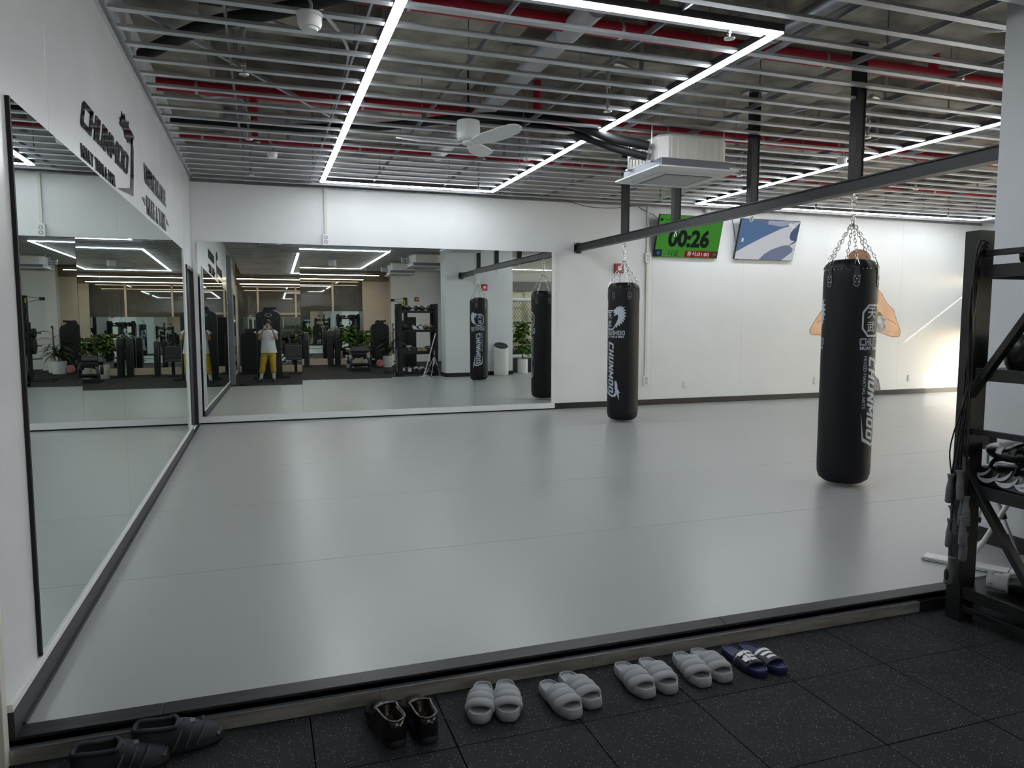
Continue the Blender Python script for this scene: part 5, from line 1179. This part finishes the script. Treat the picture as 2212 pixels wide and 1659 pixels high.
def palm(x, y, z0, hh, pr, label, nf=22, fl=.75, seed=3):
    random.seed(seed); t = thing('potted_palm', label, 'plant', (x, y, z0)); ph_ = pr[2]; pot(t, pr[0], pr[1], ph_)
    MB().tube([(0,0,ph_-.05),(.01,0,hh*.62)],[.03,.02],8).build('trunk', M['bark'], t, 60); m = MB()
    for k in range(nf):
        a = random.uniform(0,2*PI); el = random.uniform(.3,1.5); zz = random.uniform(ph_+.05, hh*.62)
        leaf(m, (0,0,zz), (math.cos(a),math.sin(a),el), fl*random.uniform(.75,1.1), .022, .75, 7)
    m.build('foliage', M['leafB'], t, 60)
fiddle(3.42, -3.55, LF, 1.28, (.12,.15,.40), 'broad-leaved tree in a tapered white pot behind the leg curl bench', 110, .24, .40, 5, .06)
fiddle(3.92, -3.75, LF, 1.15, (.12,.15,.36), 'bushy broad-leaved tree in a white pot beside the broad weight machine', 120, .22, .22, 6, .06)
palm(4.62, -3.35, LF, 1.05, (.18,.19,.36), 'spiky palm in a wide white pot with a pink bag by it', 60, .55, 8)
palm(4.92, -4.15, LF, 1.95, (.16,.17,.36), 'tall arching palm behind the broad weight machine', 26, .62, 9)
fiddle(7.05, 2.86, 0, 1.28, (.13,.13,.36), 'broad-leaved plant in a white cylinder pot between the pillar and the cage', 120, .22, .12, 11, .075)
m = MB().ell((0,0,.13),(.10,.08,.13),14,9); m.v = [(a+.02*math.sin(40*b), b+.015*math.sin(33*c), max(0,c)) for a,b,c in m.v]
tag(m.build('paper_bag', mat('pink_wrap', (.52,.15,.19), .6), None, 60), 'crumpled pink wrap against the wide white palm pot', 'bag').location = (4.32,-3.25,LF)
random.seed(21)
# ---- training cage behind the pillar
t = thing('training_cage', 'chain-link training cage with white padded rails beyond the pillar', 'cage', (9.0, 1.2, LF))
x0, x1 = -1.75, 3.6
for z, r in ((1.98,.055),(.42,.055)): MB().cyl((x0,0,z),(x1,0,z),r,n=16).build('padded_rail', M['glove_w'], t, 50)
for k in range(4): xx = x0+(x1-x0)*k/3; MB().box(xx-.07,xx+.07,-.06,.06,0,1.95).build('padded_post', M['leather2'], t, bevel=.02)
MB().box(x0,x1,-.10,.10,0,.36).build('base_skirt', M['sole'], t)
m = MB(); st = .075; n = int((x1-x0)/st)
for k in range(-20, n+20):
    for s in (-1,1):
        xa = x0+k*st; za, zb = .45, 1.95; xb_ = xa+s*(zb-za)*.62
        ta = 0; p = [(xa,za),(xb_,zb)]
        def clip(xv): return (xv-xa)/(xb_-xa)
        t0, t1_ = 0, 1
        for lim in ((x0,1),(x1,-1)):
            q = clip(lim[0])
            if (xa-lim[0])*lim[1] < 0: t0 = max(t0, q)
            if (xb_-lim[0])*lim[1] < 0: t1_ = min(t1_, q)
        if t1_-t0 > .02: m.bar((xa+(xb_-xa)*t0, s*.003, za+(zb-za)*t0), (xa+(xb_-xa)*t1_, s*.003, za+(zb-za)*t1_), .006, .006)
tag(m.build('chain_link', M['sole'], t), kind='stuff')
# glazed front far behind the cage
W = struct(thing('window_6', None, None))
for k in range(7):
    xx = 7.5+k*1.0; MB().box(xx-.04,xx+.04,YB+.02,YB+.10,LF,2.75).build('window_frame', M['beige'], W)
MB().box(7.5,13.5,YB+.01,YB+.12,2.42,2.75).box(7.5,13.5,YB+.01,YB+.12,LF,.25).box(7.5,13.5,YB+.02,YB+.10,1.2,1.26).build('window_frame', M['alu'], W)
MB().box(7.5,13.5,YB+.055,YB+.060,.25,2.42).build('pane', M['glass'], W)
MB().box(7.5,13.5,YB-.03,YB-.02,.25,2.42).build('diffuser_blind', M['blind'], W)
# '16 oz' mark on the first glove cuff
gl0 = bpy.data.objects['boxing_glove']
MB().add([], []).v
mm = MB()
for pg in g16: mm.add([(.062-y*1.0, -.016+x, .0945-9*(x-.017)*(x-.017)) for x, y in pg], [tuple(range(len(pg)))])
mm.build('cuff_text', M['sole'], gl0)
